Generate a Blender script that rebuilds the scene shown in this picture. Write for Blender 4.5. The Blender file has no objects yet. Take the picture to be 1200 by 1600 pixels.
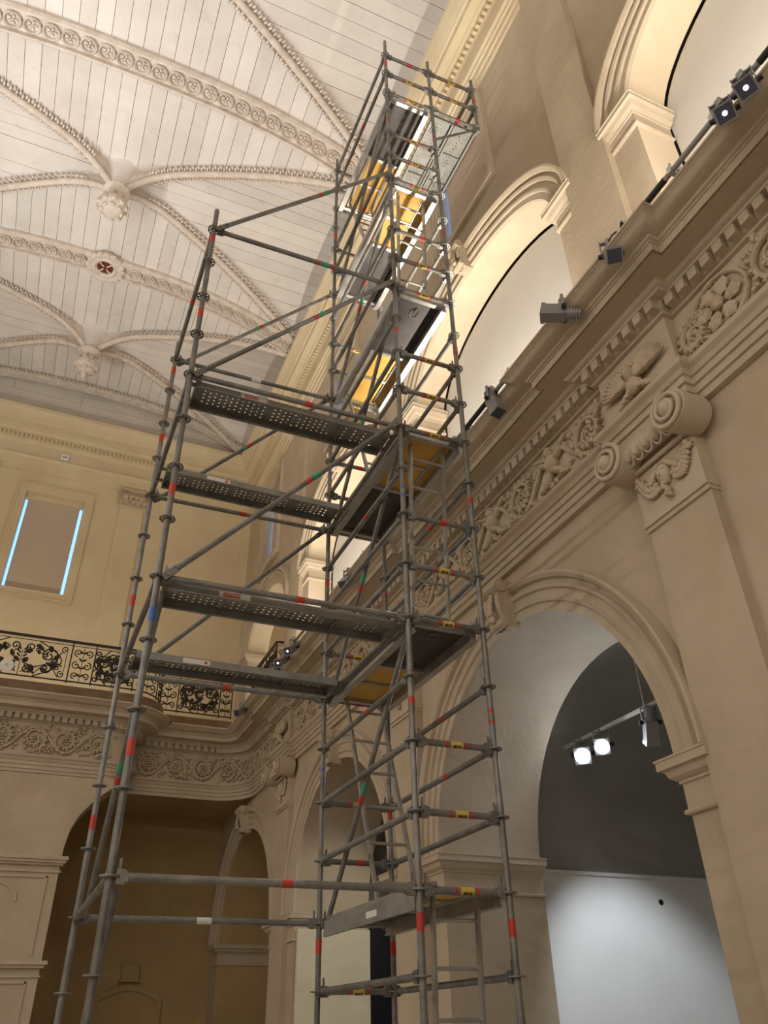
import bpy, math, random
from math import sin, cos, pi, sqrt, radians, atan2
from mathutils import Vector, Matrix
random.seed(7)
SC = bpy.context.scene
COL = SC.collection
E = 1.55                                   # eye height above the floor

# ------------------------------------------------------------------ camera
TH, PITCH, ROLL, FPX = radians(24.3), 0.5893, -0.0236, 1218.66
fw = Vector((sin(TH) * cos(PITCH), cos(TH) * cos(PITCH), sin(PITCH)))
rt = Vector((cos(TH), -sin(TH), 0))
up = rt.cross(fw)
R_ = rt * cos(ROLL) + up * sin(ROLL)
U_ = up * cos(ROLL) - rt * sin(ROLL)
cd = bpy.data.cameras.new('camera')
cam = bpy.data.objects.new('camera', cd)
COL.objects.link(cam)
cam.matrix_world = Matrix(((R_.x, U_.x, -fw.x, 0), (R_.y, U_.y, -fw.y, 0), (R_.z, U_.z, -fw.z, E), (0, 0, 0, 1)))
cd.sensor_fit = 'HORIZONTAL'
cd.sensor_width = 36
cd.lens = 36 * FPX / 1200
cd.clip_start = 0.05
cd.clip_end = 200
SC.camera = cam
# ------------------------------------------------------------------ world and exposure
w = bpy.data.worlds.new('world')
SC.world = w
w.use_nodes = True
w.node_tree.nodes['Background'].inputs[0].default_value = (0.55, 0.7, 1, 1)
w.node_tree.nodes['Background'].inputs[1].default_value = 0.4
SC.view_settings.view_transform = 'Standard'
SC.view_settings.look = 'None'
SC.view_settings.gamma = 1
SC.view_settings.use_curve_mapping = False
SC.view_settings.exposure = 0.0
SC.cycles.diffuse_bounces = 6
SC.cycles.max_bounces = 10
SC.cycles.sample_clamp_indirect = 6
# light levels
L_STRIP, L_FILL_LEFT, L_DOWN, L_CHAPEL, L_FILL_DOWN = 128, 205, 40, 40, 100
L_FILL_FRONT, L_FILL_GALLERY = 130, 60
L_FILL_BALCONY, YELW = 70, (1.0, 0.90, 0.70)
WARM = (1.0, 0.88, 0.72)
NEUT = (1.0, 0.94, 0.87)
UPW = (1.0, 0.955, 0.905)


def light(name, typ, loc, energy, color, parent=None, aim=None, size=0.1, size_y=None, angle=None, blend=0.5, spread=None):
    d = bpy.data.lights.new(name, typ)
    d.energy = energy
    d.color = color
    if typ == 'AREA':
        d.shape = 'RECTANGLE'
        d.size = size
        d.size_y = size_y or size
        if spread:
            d.spread = spread
    else:
        d.shadow_soft_size = size
    if typ == 'SPOT':
        d.spot_size = angle
        d.spot_blend = blend
    o = bpy.data.objects.new(name, d)
    COL.objects.link(o)
    o.location = loc
    if aim is not None:
        o.rotation_euler = (Vector(aim) - Vector(loc)).to_track_quat('-Z', 'Y').to_euler()
    if parent is not None:
        adopt(o, parent)
    return o


# ------------------------------------------------------------------ helpers
def adopt(o, p):
    o.parent = p
    o.matrix_parent_inverse = p.matrix_basis.inverted()


def tag(o, label=None, cat=None, group=None, kind=None):
    if label:
        o['label'] = label
    if cat:
        o['category'] = cat
    if group:
        o['group'] = group
    if kind:
        o['kind'] = kind
    return o


def empty(name, loc=(0, 0, 0), **k):
    o = bpy.data.objects.new(name, None)
    o.empty_display_size = 0.1
    COL.objects.link(o)
    o.location = loc
    return tag(o, **k)


def V(*a):
    return Vector(a)


class G:
    def __init__(s):
        s.v = []
        s.f = []

    def add(s, v, f):
        n = len(s.v)
        s.v += [tuple(p) for p in v]
        s.f += [tuple(i + n for i in q) for q in f]
        return s

    def box(s, x0, x1, y0, y1, z0, z1):
        return s.add([(x0, y0, z0), (x1, y0, z0), (x1, y1, z0), (x0, y1, z0), (x0, y0, z1), (x1, y0, z1), (x1, y1, z1), (x0, y1, z1)],
                     [(0, 3, 2, 1), (4, 5, 6, 7), (0, 1, 5, 4), (1, 2, 6, 5), (2, 3, 7, 6), (3, 0, 4, 7)])

    def obox(s, c, a, b, d):
        c, a, b, d = Vector(c), Vector(a), Vector(b), Vector(d)
        return s.add([c - a - b - d, c + a - b - d, c + a + b - d, c - a + b - d, c - a - b + d, c + a - b + d, c + a + b + d, c - a + b + d],
                     [(0, 3, 2, 1), (4, 5, 6, 7), (0, 1, 5, 4), (1, 2, 6, 5), (2, 3, 7, 6), (3, 0, 4, 7)])

    def rings(s, rs, closed=True, loop=False, caps=False):
        n = len(rs[0])
        b = len(s.v)
        for r in rs:
            s.v += [tuple(p) for p in r]
        m = len(rs)
        for i in range(m if loop else m - 1):
            j = (i + 1) % m
            for k in range(n if closed else n - 1):
                l = (k + 1) % n
                s.f.append((b + i * n + k, b + i * n + l, b + j * n + l, b + j * n + k))
        if caps:
            s.f.append(tuple(b + k for k in range(n))[::-1])
            s.f.append(tuple(b + (m - 1) * n + k for k in range(n)))
        return s

    def tube(s, p, q, r, n=10, r2=None):
        p, q = Vector(p), Vector(q)
        d = (q - p).normalized()
        a = d.orthogonal().normalized()
        c = d.cross(a)
        r2 = r if r2 is None else r2
        f = [a * cos(2 * pi * i / n) + c * sin(2 * pi * i / n) for i in range(n)]
        return s.rings([[p + x * r for x in f], [q + x * r2 for x in f]], caps=True)

    def ptube(s, pts, rad, n=6):
        pts = [Vector(p) for p in pts]
        rs = []
        a = None
        for i, p in enumerate(pts):
            d = (pts[min(i + 1, len(pts) - 1)] - pts[max(i - 1, 0)])
            if d.length < 1e-9:
                d = V(0, 0, 1)
            d.normalize()
            if a is None:
                a = d.orthogonal().normalized()
            else:
                a = (a - d * a.dot(d))
                a = a.normalized() if a.length > 1e-6 else d.orthogonal().normalized()
            c = d.cross(a)
            r = rad[i] if hasattr(rad, '__len__') else rad
            rs.append([p + (a * cos(2 * pi * k / n) + c * sin(2 * pi * k / n)) * r for k in range(n)])
        return s.rings(rs, caps=True)

    def ell(s, c, a, b, d, nu=7, nv=4):
        """ellipsoid with half-axis vectors a, b, d"""
        c, a, b, d = Vector(c), Vector(a), Vector(b), Vector(d)
        rs = []
        for j in range(1, nv):
            t = pi * j / nv
            rs.append([c + d * cos(t) + (a * cos(2 * pi * i / nu) + b * sin(2 * pi * i / nu)) * sin(t) for i in range(nu)])
        base = len(s.v)
        s.rings(rs)
        s.v += [tuple(c + d), tuple(c - d)]
        t, u = len(s.v) - 2, len(s.v) - 1
        for i in range(nu):
            s.f.append((t, base + i, base + (i + 1) % nu))
            o = base + (nv - 2) * nu
            s.f.append((u, o + (i + 1) % nu, o + i))
        return s

    def lathe(s, c, prof, axis=(0, 0, 1), n=16):
        ax = Vector(axis).normalized()
        a = ax.orthogonal().normalized()
        b = ax.cross(a)
        c = Vector(c)
        return s.rings([[c + ax * h + (a * cos(2 * pi * i / n) + b * sin(2 * pi * i / n)) * r for i in range(n)] for r, h in prof], caps=True)

    def mesh(s, name, mat, smooth=35):
        m = bpy.data.meshes.new(name)
        m.from_pydata(s.v, [], s.f)
        if smooth:
            m.polygons.foreach_set('use_smooth', [True] * len(m.polygons))
            m.set_sharp_from_angle(angle=radians(smooth))
        m.materials.append(mat)
        m.validate()
        m.update()
        return m

    def build(s, name, mat, parent=None, smooth=35, **k):
        return inst(name, s.mesh(name, mat, smooth), parent, **k)


def inst(name, mesh, parent=None, matrix=None, **k):
    o = bpy.data.objects.new(name, mesh)
    COL.objects.link(o)
    if matrix is not None:
        o.matrix_world = matrix
    if parent is not None:
        adopt(o, parent)
    return tag(o, **k)


# ------------------------------------------------------------------ materials
def mat(name, col, rough=0.8, metal=0.0, col2=None, scale=1.0, detail=6, bump=0.0, bscale=20, rnd=0.0, emit=None, estr=0, contrast=(0.35, 0.65), stain=None):
    m = bpy.data.materials.new(name)
    m.use_nodes = True
    nt = m.node_tree
    N, L = nt.nodes, nt.links
    b = N['Principled BSDF']
    b.inputs['Roughness'].default_value = rough
    b.inputs['Metallic'].default_value = metal
    b.inputs['Base Color'].default_value = (*col, 1)
    geo = N.new('ShaderNodeNewGeometry')
    out = None
    if col2:
        no = N.new('ShaderNodeTexNoise')
        no.inputs['Scale'].default_value = scale
        no.inputs['Detail'].default_value = detail
        no.inputs['Roughness'].default_value = 0.62
        L.new(geo.outputs['Position'], no.inputs['Vector'])
        rp = N.new('ShaderNodeValToRGB')
        rp.color_ramp.elements[0].position = contrast[0]
        rp.color_ramp.elements[1].position = contrast[1]
        rp.color_ramp.elements[0].color = (*col, 1)
        rp.color_ramp.elements[1].color = (*col2, 1)
        L.new(no.outputs['Fac'], rp.inputs['Fac'])
        out = rp.outputs['Color']
    if stain:
        no = N.new('ShaderNodeTexNoise')
        no.inputs['Scale'].default_value = stain[1]
        no.inputs['Detail'].default_value = 8
        no.inputs['Roughness'].default_value = 0.75
        L.new(geo.outputs['Position'], no.inputs['Vector'])
        rp = N.new('ShaderNodeValToRGB')
        rp.color_ramp.elements[0].position = 0.56
        rp.color_ramp.elements[1].position = 0.74
        rp.color_ramp.elements[0].color = (0, 0, 0, 1)
        rp.color_ramp.elements[1].color = (stain[2],) * 3 + (1,)
        L.new(no.outputs['Fac'], rp.inputs['Fac'])
        mx = N.new('ShaderNodeMix')
        mx.data_type = 'RGBA'
        L.new(rp.outputs['Color'], mx.inputs[0])
        if out:
            L.new(out, mx.inputs[6])
        else:
            mx.inputs[6].default_value = (*col, 1)
        mx.inputs[7].default_value = (*stain[0], 1)
        out = mx.outputs[2]
    if rnd:
        oi = N.new('ShaderNodeObjectInfo')
        mr = N.new('ShaderNodeMapRange')
        mr.inputs[3].default_value = 1 - rnd
        mr.inputs[4].default_value = 1 + rnd * 0.4
        L.new(oi.outputs['Random'], mr.inputs[0])
        mx = N.new('ShaderNodeMix')
        mx.data_type = 'RGBA'
        mx.blend_type = 'MULTIPLY'
        mx.inputs[0].default_value = 1
        if out:
            L.new(out, mx.inputs[6])
        else:
            mx.inputs[6].default_value = (*col, 1)
        L.new(mr.outputs[0], mx.inputs[7])
        out = mx.outputs[2]
    if out:
        L.new(out, b.inputs['Base Color'])
    if bump:
        nb = N.new('ShaderNodeTexNoise')
        nb.inputs['Scale'].default_value = bscale
        nb.inputs['Detail'].default_value = 5
        L.new(geo.outputs['Position'], nb.inputs['Vector'])
        bp = N.new('ShaderNodeBump')
        bp.inputs['Strength'].default_value = bump
        bp.inputs['Distance'].default_value = 0.02
        L.new(nb.outputs['Fac'], bp.inputs['Height'])
        L.new(bp.outputs['Normal'], b.inputs['Normal'])
    if emit:
        b.inputs['Emission Color'].default_value = (*emit, 1)
        b.inputs['Emission Strength'].default_value = estr
    return m


PLASTER = mat('plaster_beige', (0.54, 0.46, 0.36), 0.9, col2=(0.455, 0.38, 0.285), scale=0.9, bump=0.25, bscale=14, stain=((0.40, 0.31, 0.22), 2.3, 0.35))
STONE = mat('stone_cream', (0.56, 0.485, 0.385), 0.88, col2=(0.49, 0.415, 0.32), scale=2.2, bump=0.2, bscale=30)
INTRA = mat('plaster_cream', (0.68, 0.59, 0.46), 0.9, col2=(0.63, 0.53, 0.40), scale=1.5, bump=0.12, bscale=12)
BACKW = mat('plaster_pale_yellow', (0.69, 0.60, 0.43), 0.9, col2=(0.62, 0.52, 0.36), scale=0.8, bump=0.2, bscale=12, stain=((0.48, 0.40, 0.28), 1.7, 0.35))
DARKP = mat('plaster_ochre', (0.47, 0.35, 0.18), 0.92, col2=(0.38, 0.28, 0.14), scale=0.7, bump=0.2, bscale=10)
PANELW = mat('panel_white', (0.57, 0.56, 0.55), 0.8, col2=(0.53, 0.52, 0.505), scale=0.7)
WHITE = mat('paint_white', (0.80, 0.81, 0.81), 0.75, col2=(0.76, 0.77, 0.77), scale=1.2)
GREYP = mat('paint_grey', (0.38, 0.375, 0.365), 0.9, col2=(0.32, 0.315, 0.305), scale=1.1)
PLANK = mat('plank_whitewash', (0.71, 0.68, 0.66), 0.85, col2=(0.64, 0.61, 0.585), scale=1.3, bump=0.1, bscale=25, rnd=0.09, stain=((0.50, 0.46, 0.42), 3.0, 0.5))
RIBM = mat('rib_plaster', (0.69, 0.63, 0.575), 0.88, col2=(0.56, 0.49, 0.43), scale=5, bump=0.35, bscale=40)
CARVE = mat('carved_plaster', (0.57, 0.485, 0.37), 0.9, col2=(0.46, 0.38, 0.28), scale=9, bump=0.3, bscale=60)
DARKB = mat('void_dark', (0.06, 0.05, 0.045), 0.95)
FLOORM = mat('floor_stone', (0.50, 0.45, 0.38), 0.6, col2=(0.42, 0.37, 0.31), scale=1.5)
GALV = mat('steel_galvanised', (0.27, 0.27, 0.265), 0.5, 0.45, col2=(0.17, 0.17, 0.165), scale=7, bump=0.1, bscale=60, rnd=0.2)
GALV2 = mat('steel_sheet', (0.34, 0.35, 0.345), 0.5, 0.5, col2=(0.24, 0.245, 0.24), scale=5, rnd=0.12)
ALU = mat('aluminium', (0.52, 0.53, 0.53), 0.36, 0.7, col2=(0.38, 0.38, 0.38), scale=6)
PLYB = mat('ply_black', (0.045, 0.040, 0.042), 0.45, col2=(0.10, 0.09, 0.095), scale=5, contrast=(0.5, 0.8))
PLYY = mat('ply_yellow', (0.72, 0.43, 0.085), 0.5, col2=(0.62, 0.35, 0.06), scale=2)
RED = mat('tape_red', (0.50, 0.045, 0.035), 0.5)
YEL = mat('tape_yellow', (0.62, 0.47, 0.09), 0.5)
GRN = mat('tape_green', (0.03, 0.32, 0.18), 0.5)
BLU = mat('tape_blue', (0.04, 0.14, 0.45), 0.5)
PUR = mat('tape_purple', (0.16, 0.10, 0.42), 0.5)
INK = mat('ink_dark', (0.06, 0.05, 0.04), 0.6)
LABW = mat('label_white', (0.70, 0.70, 0.68), 0.5)
IRON = mat('iron_black', (0.030, 0.024, 0.018), 0.5, 0.4)
BLIND = mat('blind_taupe', (0.55, 0.46, 0.38), 0.9, col2=(0.52, 0.43, 0.355), scale=1.0)
SKYP = mat('pane_daylight', (0.2, 0.4, 0.9), 0.3, emit=(0.27, 0.52, 1.0), estr=1.5)
LAMPG = mat('lamp_grey', (0.30, 0.30, 0.325), 0.45, 0.3)
LAMPB = mat('lamp_black', (0.015, 0.015, 0.016), 0.5)
LENS = mat('lamp_lens_lit', (0.8, 0.85, 1), 0.2, emit=(0.75, 0.85, 1.0), estr=4)
LENSD = mat('lamp_lens_dark', (0.05, 0.06, 0.09), 0.1)
LENSX = mat('lamp_lens_bright', (1, 1, 1), 0.2, emit=(0.86, 0.94, 1.0), estr=120)
NAVY = mat('door_navy', (0.008, 0.010, 0.022), 0.6)
REDV = mat('vent_red', (0.14, 0.02, 0.015), 0.8)
WOOD = mat('wood_brown', (0.20, 0.13, 0.07), 0.6, col2=(0.14, 0.09, 0.05), scale=4)
CREAMP = mat('panel_cream', (0.76, 0.72, 0.58), 0.85, col2=(0.70, 0.66, 0.52), scale=3)
CABLE = mat('cable_black', (0.01, 0.01, 0.01), 0.5)

# ------------------------------------------------------------------ room dimensions (z in world = rel + E)
XW, YB, XL, YF = 4.5, 20.0, -6.5, -6.0
PITCHY = 5.4
CY = [1.17, 6.57, 11.97, 17.37]            # arch centres along the right wall
PY = [-1.53, 3.87, 9.27, 14.67]            # pilaster centres
Z = lambda r: r + E

# floor
g = G().box(XL - 0.4, 11, YF - 0.4, YB + 0.5, -0.2, 0)
g.build('floor', FLOORM, label='pale stone floor of the nave below the picture', cat='floor', kind='structure')


# ------------------------------------------------------------------ wall builder: plane of constant X with arched and square openings
def arched_face(g, x0, x1, y0, y1, z0, z1, ops, n=28):
    """ops: (yc, half, spring, rise, sill).  front face at x0, back at x1, reveals between"""
    ys = {y0, y1}
    for yc, h, sp, ri, si in ops:
        for i in range(n + 1):
            ys.add(round(yc - h * cos(pi * i / n), 5))
    ys = sorted(y for y in ys if y0 - 1e-6 <= y <= y1 + 1e-6)

    def hole(y):
        for yc, h, sp, ri, si in ops:
            if yc - h + 1e-5 < y < yc + h - 1e-5:
                return (yc, h, sp, ri, si)
        return None

    def topz(o, y):
        t = max(-1, min(1, (y - o[0]) / o[1]))
        return o[2] + o[3] * sqrt(max(0, 1 - t * t))
    for a, b in zip(ys, ys[1:]):
        o = hole((a + b) / 2)
        for x in (x0, x1):
            if o is None:
                g.add([(x, a, z0), (x, b, z0), (x, b, z1), (x, a, z1)], [(0, 1, 2, 3)])
            else:
                g.add([(x, a, topz(o, a)), (x, b, topz(o, b)), (x, b, z1), (x, a, z1)], [(0, 1, 2, 3)])
                if o[4] > z0:
                    g.add([(x, a, z0), (x, b, z0), (x, b, o[4]), (x, a, o[4])], [(0, 1, 2, 3)])
    return ys


def reveal(g, x0, x1, o, n=28, sill=False):
    yc, h, sp, ri, si = o
    pts = [(yc - h, si)] + [(yc - h * cos(pi * i / n), sp + ri * sin(pi * i / n)) for i in range(n + 1)] + [(yc + h, si)]
    g.rings([[(x0, y, z), (x1, y, z)] for y, z in pts], closed=False)
    if sill:
        g.add([(x0, yc - h, si), (x1, yc - h, si), (x1, yc + h, si), (x0, yc + h, si)], [(0, 1, 2, 3)])


wall_right = empty('wall_right', (XW, 6, 0), label='tall beige nave wall with two storeys of arches on the right', cat='wall', kind='structure')
XA = 5.82                                  # back of the lower arch reveals
LOW = [(c, 1.98, Z(1.70), 1.98, 0.0) for c in CY]
g = G()
arched_face(g, XW, XA, YF, YB, 0, Z(5.35), LOW)
g.build('lower_wall', PLASTER, wall_right, smooth=None)
for o in LOW[1:]:
    g = G()
    reveal(g, XW, XA, o)
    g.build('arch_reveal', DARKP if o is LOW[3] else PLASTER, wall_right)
# upper storey
UPP = [(1.17, 1.95, Z(8.45), 1.15, Z(5.70)), (6.57, 2.0, Z(8.45), 1.15, Z(5.70)), (11.97, 1.95, Z(8.45), 1.15, Z(5.70)), (17.15, 1.62, Z(8.25), 1.05, Z(5.70))]
WIN = [(CY[0], 0.74, Z(12.9), 0.0, Z(10.95)), (CY[1], 0.74, Z(12.9), 0.0, Z(10.95)), (CY[2], 0.74, Z(12.9), 0.0, Z(10.95)), (17.3, 0.6, Z(12.9), 0.0, Z(10.45))]
XU = 5.0
g = G()
arched_face(g, XW, XU, YF, YB, Z(5.35), Z(10.3), UPP)
arched_face(g, XW, XU, YF, YB, Z(10.3), Z(17.2), WIN, n=2)
g.build('upper_wall', PLASTER, wall_right, smooth=None)
for o in UPP:
    g = G()
    reveal(g, XW, XU, o)
    g.build('arch_reveal', INTRA, wall_right)
for yc, h, sp, ri, si in UPP[:3]:
    n = 28
    hh = h - 0.018
    g = G()
    pts = [(yc - hh, si)] + [(yc - hh * cos(pi * i / n), sp + (ri - 0.03) * sin(pi * i / n)) for i in range(n + 1)] + [(yc + hh, si)]
    g.rings([[(XU + 0.03, y, z) for y, z in pts], [(XU + 0.09, y, z) for y, z in pts]], caps=True)
    g.build('arch_panel', PANELW, wall_right, smooth=None, label='smooth off-white panel closing the upper arch')
g = G().box(XU + 0.75, XU + 0.85, YF, 14.4, Z(5.35), Z(10.6))
g.box(XU, XU + 0.85, YF, 14.4, Z(10.5), Z(10.6))
g.build('gallery_back', PLASTER, wall_right, smooth=None)
# gallery behind the open last arch
g = G().box(XU + 1.6, XU + 1.7, 14.4, 20.2, Z(5.5), Z(10.5)).box(XU, XU + 1.7, 14.4, 20.2, Z(10.0), Z(10.1)).box(XW, XU + 1.7, 14.4, 20.2, Z(5.3), Z(5.6)).box(XU, XU + 1.7, 14.35, 14.45, Z(5.5), Z(10.5))
g.build('gallery_room', INTRA, wall_right, smooth=None)

# archivolts
APROF = [(0.0, 0.0), (0.0, 0.05), (0.085, 0.05), (0.095, 0.075), (0.125, 0.082), (0.135, 0.05), (0.215, 0.055), (0.23, 0.09), (0.265, 0.10), (0.275, 0.062), (0.315, 0.068), (0.33, 0.12), (0.365, 0.145), (0.395, 0.145), (0.40, 0.0)]


def archivolt(yc, h, sp, ri, x, prof, n=48, mtl=None, name='archivolt'):
    rs = []
    for i in range(n + 1):
        t = pi * i / n
        rs.append([(x - p, yc - (h + r) * cos(t), sp + (ri + r) * sin(t)) for r, p in prof])
    return G().rings(rs, closed=False).build(name, mtl or STONE, wall_right, smooth=30)


for o in LOW[1:]:
    archivolt(o[0], o[1], o[2], o[3], XW, APROF)
for o in UPP:
    archivolt(o[0], o[1], o[2], o[3], XW, [(r * 1.05, p * 1.1) for r, p in APROF])


def keystone(yc, zt, zb, x, wd=0.17):
    """scrolled console block at an arch crown"""
    g = G()
    h = zt - zb
    prof = []
    for i in range(13):
        t = i / 12
        prof.append((0.16 + 0.10 * sin(pi * t) * (0.6 + 0.4 * t) + 0.05 * t, zb + h * t))
    rs = []
    for p, z in prof:
        wv = wd * (0.72 + 0.28 * (z - zb) / h)
        rs.append([(x, yc - wv, z), (x - p, yc - wv, z), (x - p, yc - wv * 0.55, z), (x - p + 0.03, yc - wv * 0.45, z), (x - p + 0.03, yc + wv * 0.45, z), (x - p, yc + wv * 0.55, z), (x - p, yc + wv, z), (x, yc + wv, z)])
    g.rings(rs, caps=True)
    g.tube((x - 0.24, yc - wd * 1.08, zt - 0.07), (x - 0.24, yc + wd * 1.08, zt - 0.07), 0.075, 12)
    g.tube((x - 0.20, yc - wd * 0.85, zb + 0.05), (x - 0.20, yc + wd * 0.85, zb + 0.05), 0.05, 12)
    for k in range(5):
        g.ell((x - 0.27 - 0.02 * sin(k), yc, zb + h * (0.2 + 0.14 * k)), (0.035, 0, 0), (0, 0.05, 0), (0, 0, 0.05))
    return g.build('keystone', CARVE, wall_right, smooth=40)


for o in LOW[1:]:
    keystone(o[0], o[2] + o[3] + 0.46, o[2] + o[3] - 0.07, XW)
for o in UPP[:3]:
    keystone(o[0], o[2] + o[3] + 0.46, o[2] + o[3] - 0.03, XW, 0.13)

# imposts: stacked mouldings wrapping face and reveal
IMP = [(0.0, -0.41), (0.03, -0.405), (0.038, -0.39), (0.03, -0.372), (0.012, -0.368), (0.012, -0.19), (0.03, -0.185), (0.03, -0.165), (0.045, -0.16), (0.075, -0.135), (0.09, -0.10), (0.10, -0.085), (0.13, -0.08), (0.13, -0.02), (0.14, -0.015), (0.14, 0.0)]


def impost(ya, yb, zt, x0, x1, hole):
    """hole=+1: the opening is on the +Y side of the pier piece"""
    g = G()
    rs = []
    for p, z in IMP:
        a, b = ya - (p if hole < 0 else 0.0), yb + (p if hole > 0 else 0.0)
        rs.append([(x0 - p, a, zt + z), (x1, a, zt + z), (x1, b, zt + z), (x0 - p, b, zt + z)])
    g.rings(rs, caps=True)
    return g.build('impost', STONE, wall_right, smooth=25)


for o in LOW[1:]:
    impost(o[0] - o[1] - 0.40, o[0] - o[1], o[2], XW, XA, 1)
    impost(o[0] + o[1], o[0] + o[1] + 0.40, o[2], XW, XA, -1)
for o in UPP:
    impost(o[0] - o[1] - 0.44, o[0] - o[1], o[2] + 0.02, XW, XU, 1)
    impost(o[0] + o[1], o[0] + o[1] + 0.44, o[2] + 0.02, XW, XU, -1)
# upper pilaster strips and lower pilasters
for y in PY[1:]:
    G().box(XW - 0.10, XW + 0.02, y - 0.36, y + 0.36, Z(5.7), Z(13.4)).build('pilaster_strip', PLASTER, wall_right, smooth=None)
    G().box(XW - 0.10, XW + 0.02, y - 0.36, y + 0.36, 0, Z(3.60)).build('pilaster', PLASTER, wall_right, smooth=None)


# ------------------------------------------------------------------ pilaster capitals with drum volutes
def volute(g, c, ax, R, depth, sgn):
    """scroll drum: axis ax points out of the wall"""
    ax = Vector(ax)
    u = V(0, 1, 0) * sgn
    v = V(0, 0, 1)
    c = Vector(c)
    g.lathe(c - ax * depth, [(R * 0.9, 0), (R, depth * 0.2), (R * 0.93, depth * 0.5), (R, depth * 0.9), (R * 0.97, depth)], ax, 28)
    pts, rad = [], []
    for i in range(70):
        t = i / 69
        a = t * 2 * pi * 2.6 + pi / 2
        r = R * (0.90 * (1 - t) ** 0.9 + 0.08)
        pts.append(c + u * cos(a) * r + v * sin(a) * r + ax * (0.01 + 0.05 * t))
        rad.append(R * (0.13 - 0.05 * t))
    g.ptube(pts, rad, 8)
    g.lathe(c, [(R * 0.42, 0), (R * 0.36, 0.05), (R * 0.2, 0.08), (R * 0.05, 0.09)], ax, 18)


def capital(y, full=True):
    cap = G()
    zc = Z(4.20)
    for s in (-1, 1):
        volute(cap, (XW - 0.36, y + s * 0.40, zc), (-1, 0, 0), 0.185, 0.30, s)
    o1 = cap.build('volute_pair', STONE, wall_right, smooth=50)
    g = G()
    # abacus
    for p, a, b in ((0.20, 0.10, 0.17), (0.24, 0.17, 0.21)):
        g.box(XW - p, XW, y - 0.40, y + 0.40, zc + a - 0.07, zc + b - 0.07)
    # bolster of eggs between the volutes
    g.tube((XW - 0.20, y - 0.36, zc + 0.02), (XW - 0.20, y + 0.36, zc + 0.02), 0.09, 14)
    for k in range(5):
        yy = y - 0.24 + 0.12 * k
        g.ell((XW - 0.26, yy, zc + 0.0), (0.07, 0, 0), (0, 0.045, 0), (0.02, 0, 0.085), 10, 6)
        g.ptube([V(XW - 0.27 - 0.03 * cos(t), yy + 0.055 * sin(t), zc - 0.0 + 0.095 * cos(t) - 0.01) for t in [pi * 0.5 * j / 4 + pi * 0.5 for j in range(5)]], 0.012, 5)
        g.ptube([V(XW - 0.27 - 0.03 * cos(t), yy - 0.055 * sin(t), zc - 0.0 + 0.095 * cos(t) - 0.01) for t in [pi * 0.5 * j / 4 + pi * 0.5 for j in range(5)]], 0.012, 5)
    g.tube((XW - 0.16, y - 0.36, zc - 0.13), (XW - 0.16, y + 0.36, zc - 0.13), 0.022, 8)
    g.box(XW - 0.13, XW + 0.01, y - 0.365, y + 0.365, zc - 0.605, zc + 0.14)
    g.build('capital_echinus', STONE, wall_right, smooth=40)
    # mask and garland under the echinus
    g = G()
    zz = zc - 0.33
    x = XW - 0.15
    g.ell((x, y, zz), (0.07, 0, 0), (0, 0.075, 0), (0, 0, 0.10), 12, 8)
    g.ell((x - 0.07, y, zz - 0.01), (0.02, 0, 0), (0, 0.014, 0), (0, 0, 0.03))
    for s in (-1, 1):
        g.ell((x - 0.055, y + s * 0.03, zz + 0.025), (0.015, 0, 0), (0, 0.018, 0), (0, 0, 0.01))
        for k in range(6):
            g.ell((x - 0.01, y + s * (0.05 + 0.02 * k) * 1.0, zz + 0.10 - 0.02 * k), (0.035, 0, 0), (0, 0.03, 0), (0, 0, 0.035))
        for k in range(11):
            t = k / 10
            yy = y + s * (0.10 + 0.20 * t)
            zz2 = zz - 0.05 - 0.10 * sin(pi * t * 0.9) + 0.20 * t
            g.ell((x - 0.01, yy, zz2), (0.030, 0, 0), (0, 0.026, 0.01), (0, -0.01, 0.028), 6, 4)
            leaf(g, lambda s_, v_, o_: V(XW - o_, s_, v_), yy, zz2, random.uniform(0, 6.3), 0.09, 0.018, 0.025, 0.15)
            g.ell((x - 0.01, yy + s * 0.01, zz2 - 0.05), (0.025, 0, 0), (0, 0.03, 0.01), (0, 0.0, 0.03), 6, 4)
    for k in range(7):
        g.ell((x - 0.02, y + random.uniform(-0.03, 0.03), zz - 0.09 - 0.022 * k), (0.04, 0, 0), (0, 0.035 - 0.003 * k, 0), (0, 0, 0.025), 6, 4)
    g.build('capital_mask_garland', CARVE, wall_right, smooth=60)
    g = G().box(XW - 0.145, XW, y - 0.38, y + 0.38, zc - 0.66, zc - 0.61).box(XW - 0.125, XW, y - 0.37, y + 0.37, zc - 0.70, zc - 0.66)
    g.build('astragal', STONE, wall_right, smooth=None)




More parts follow.
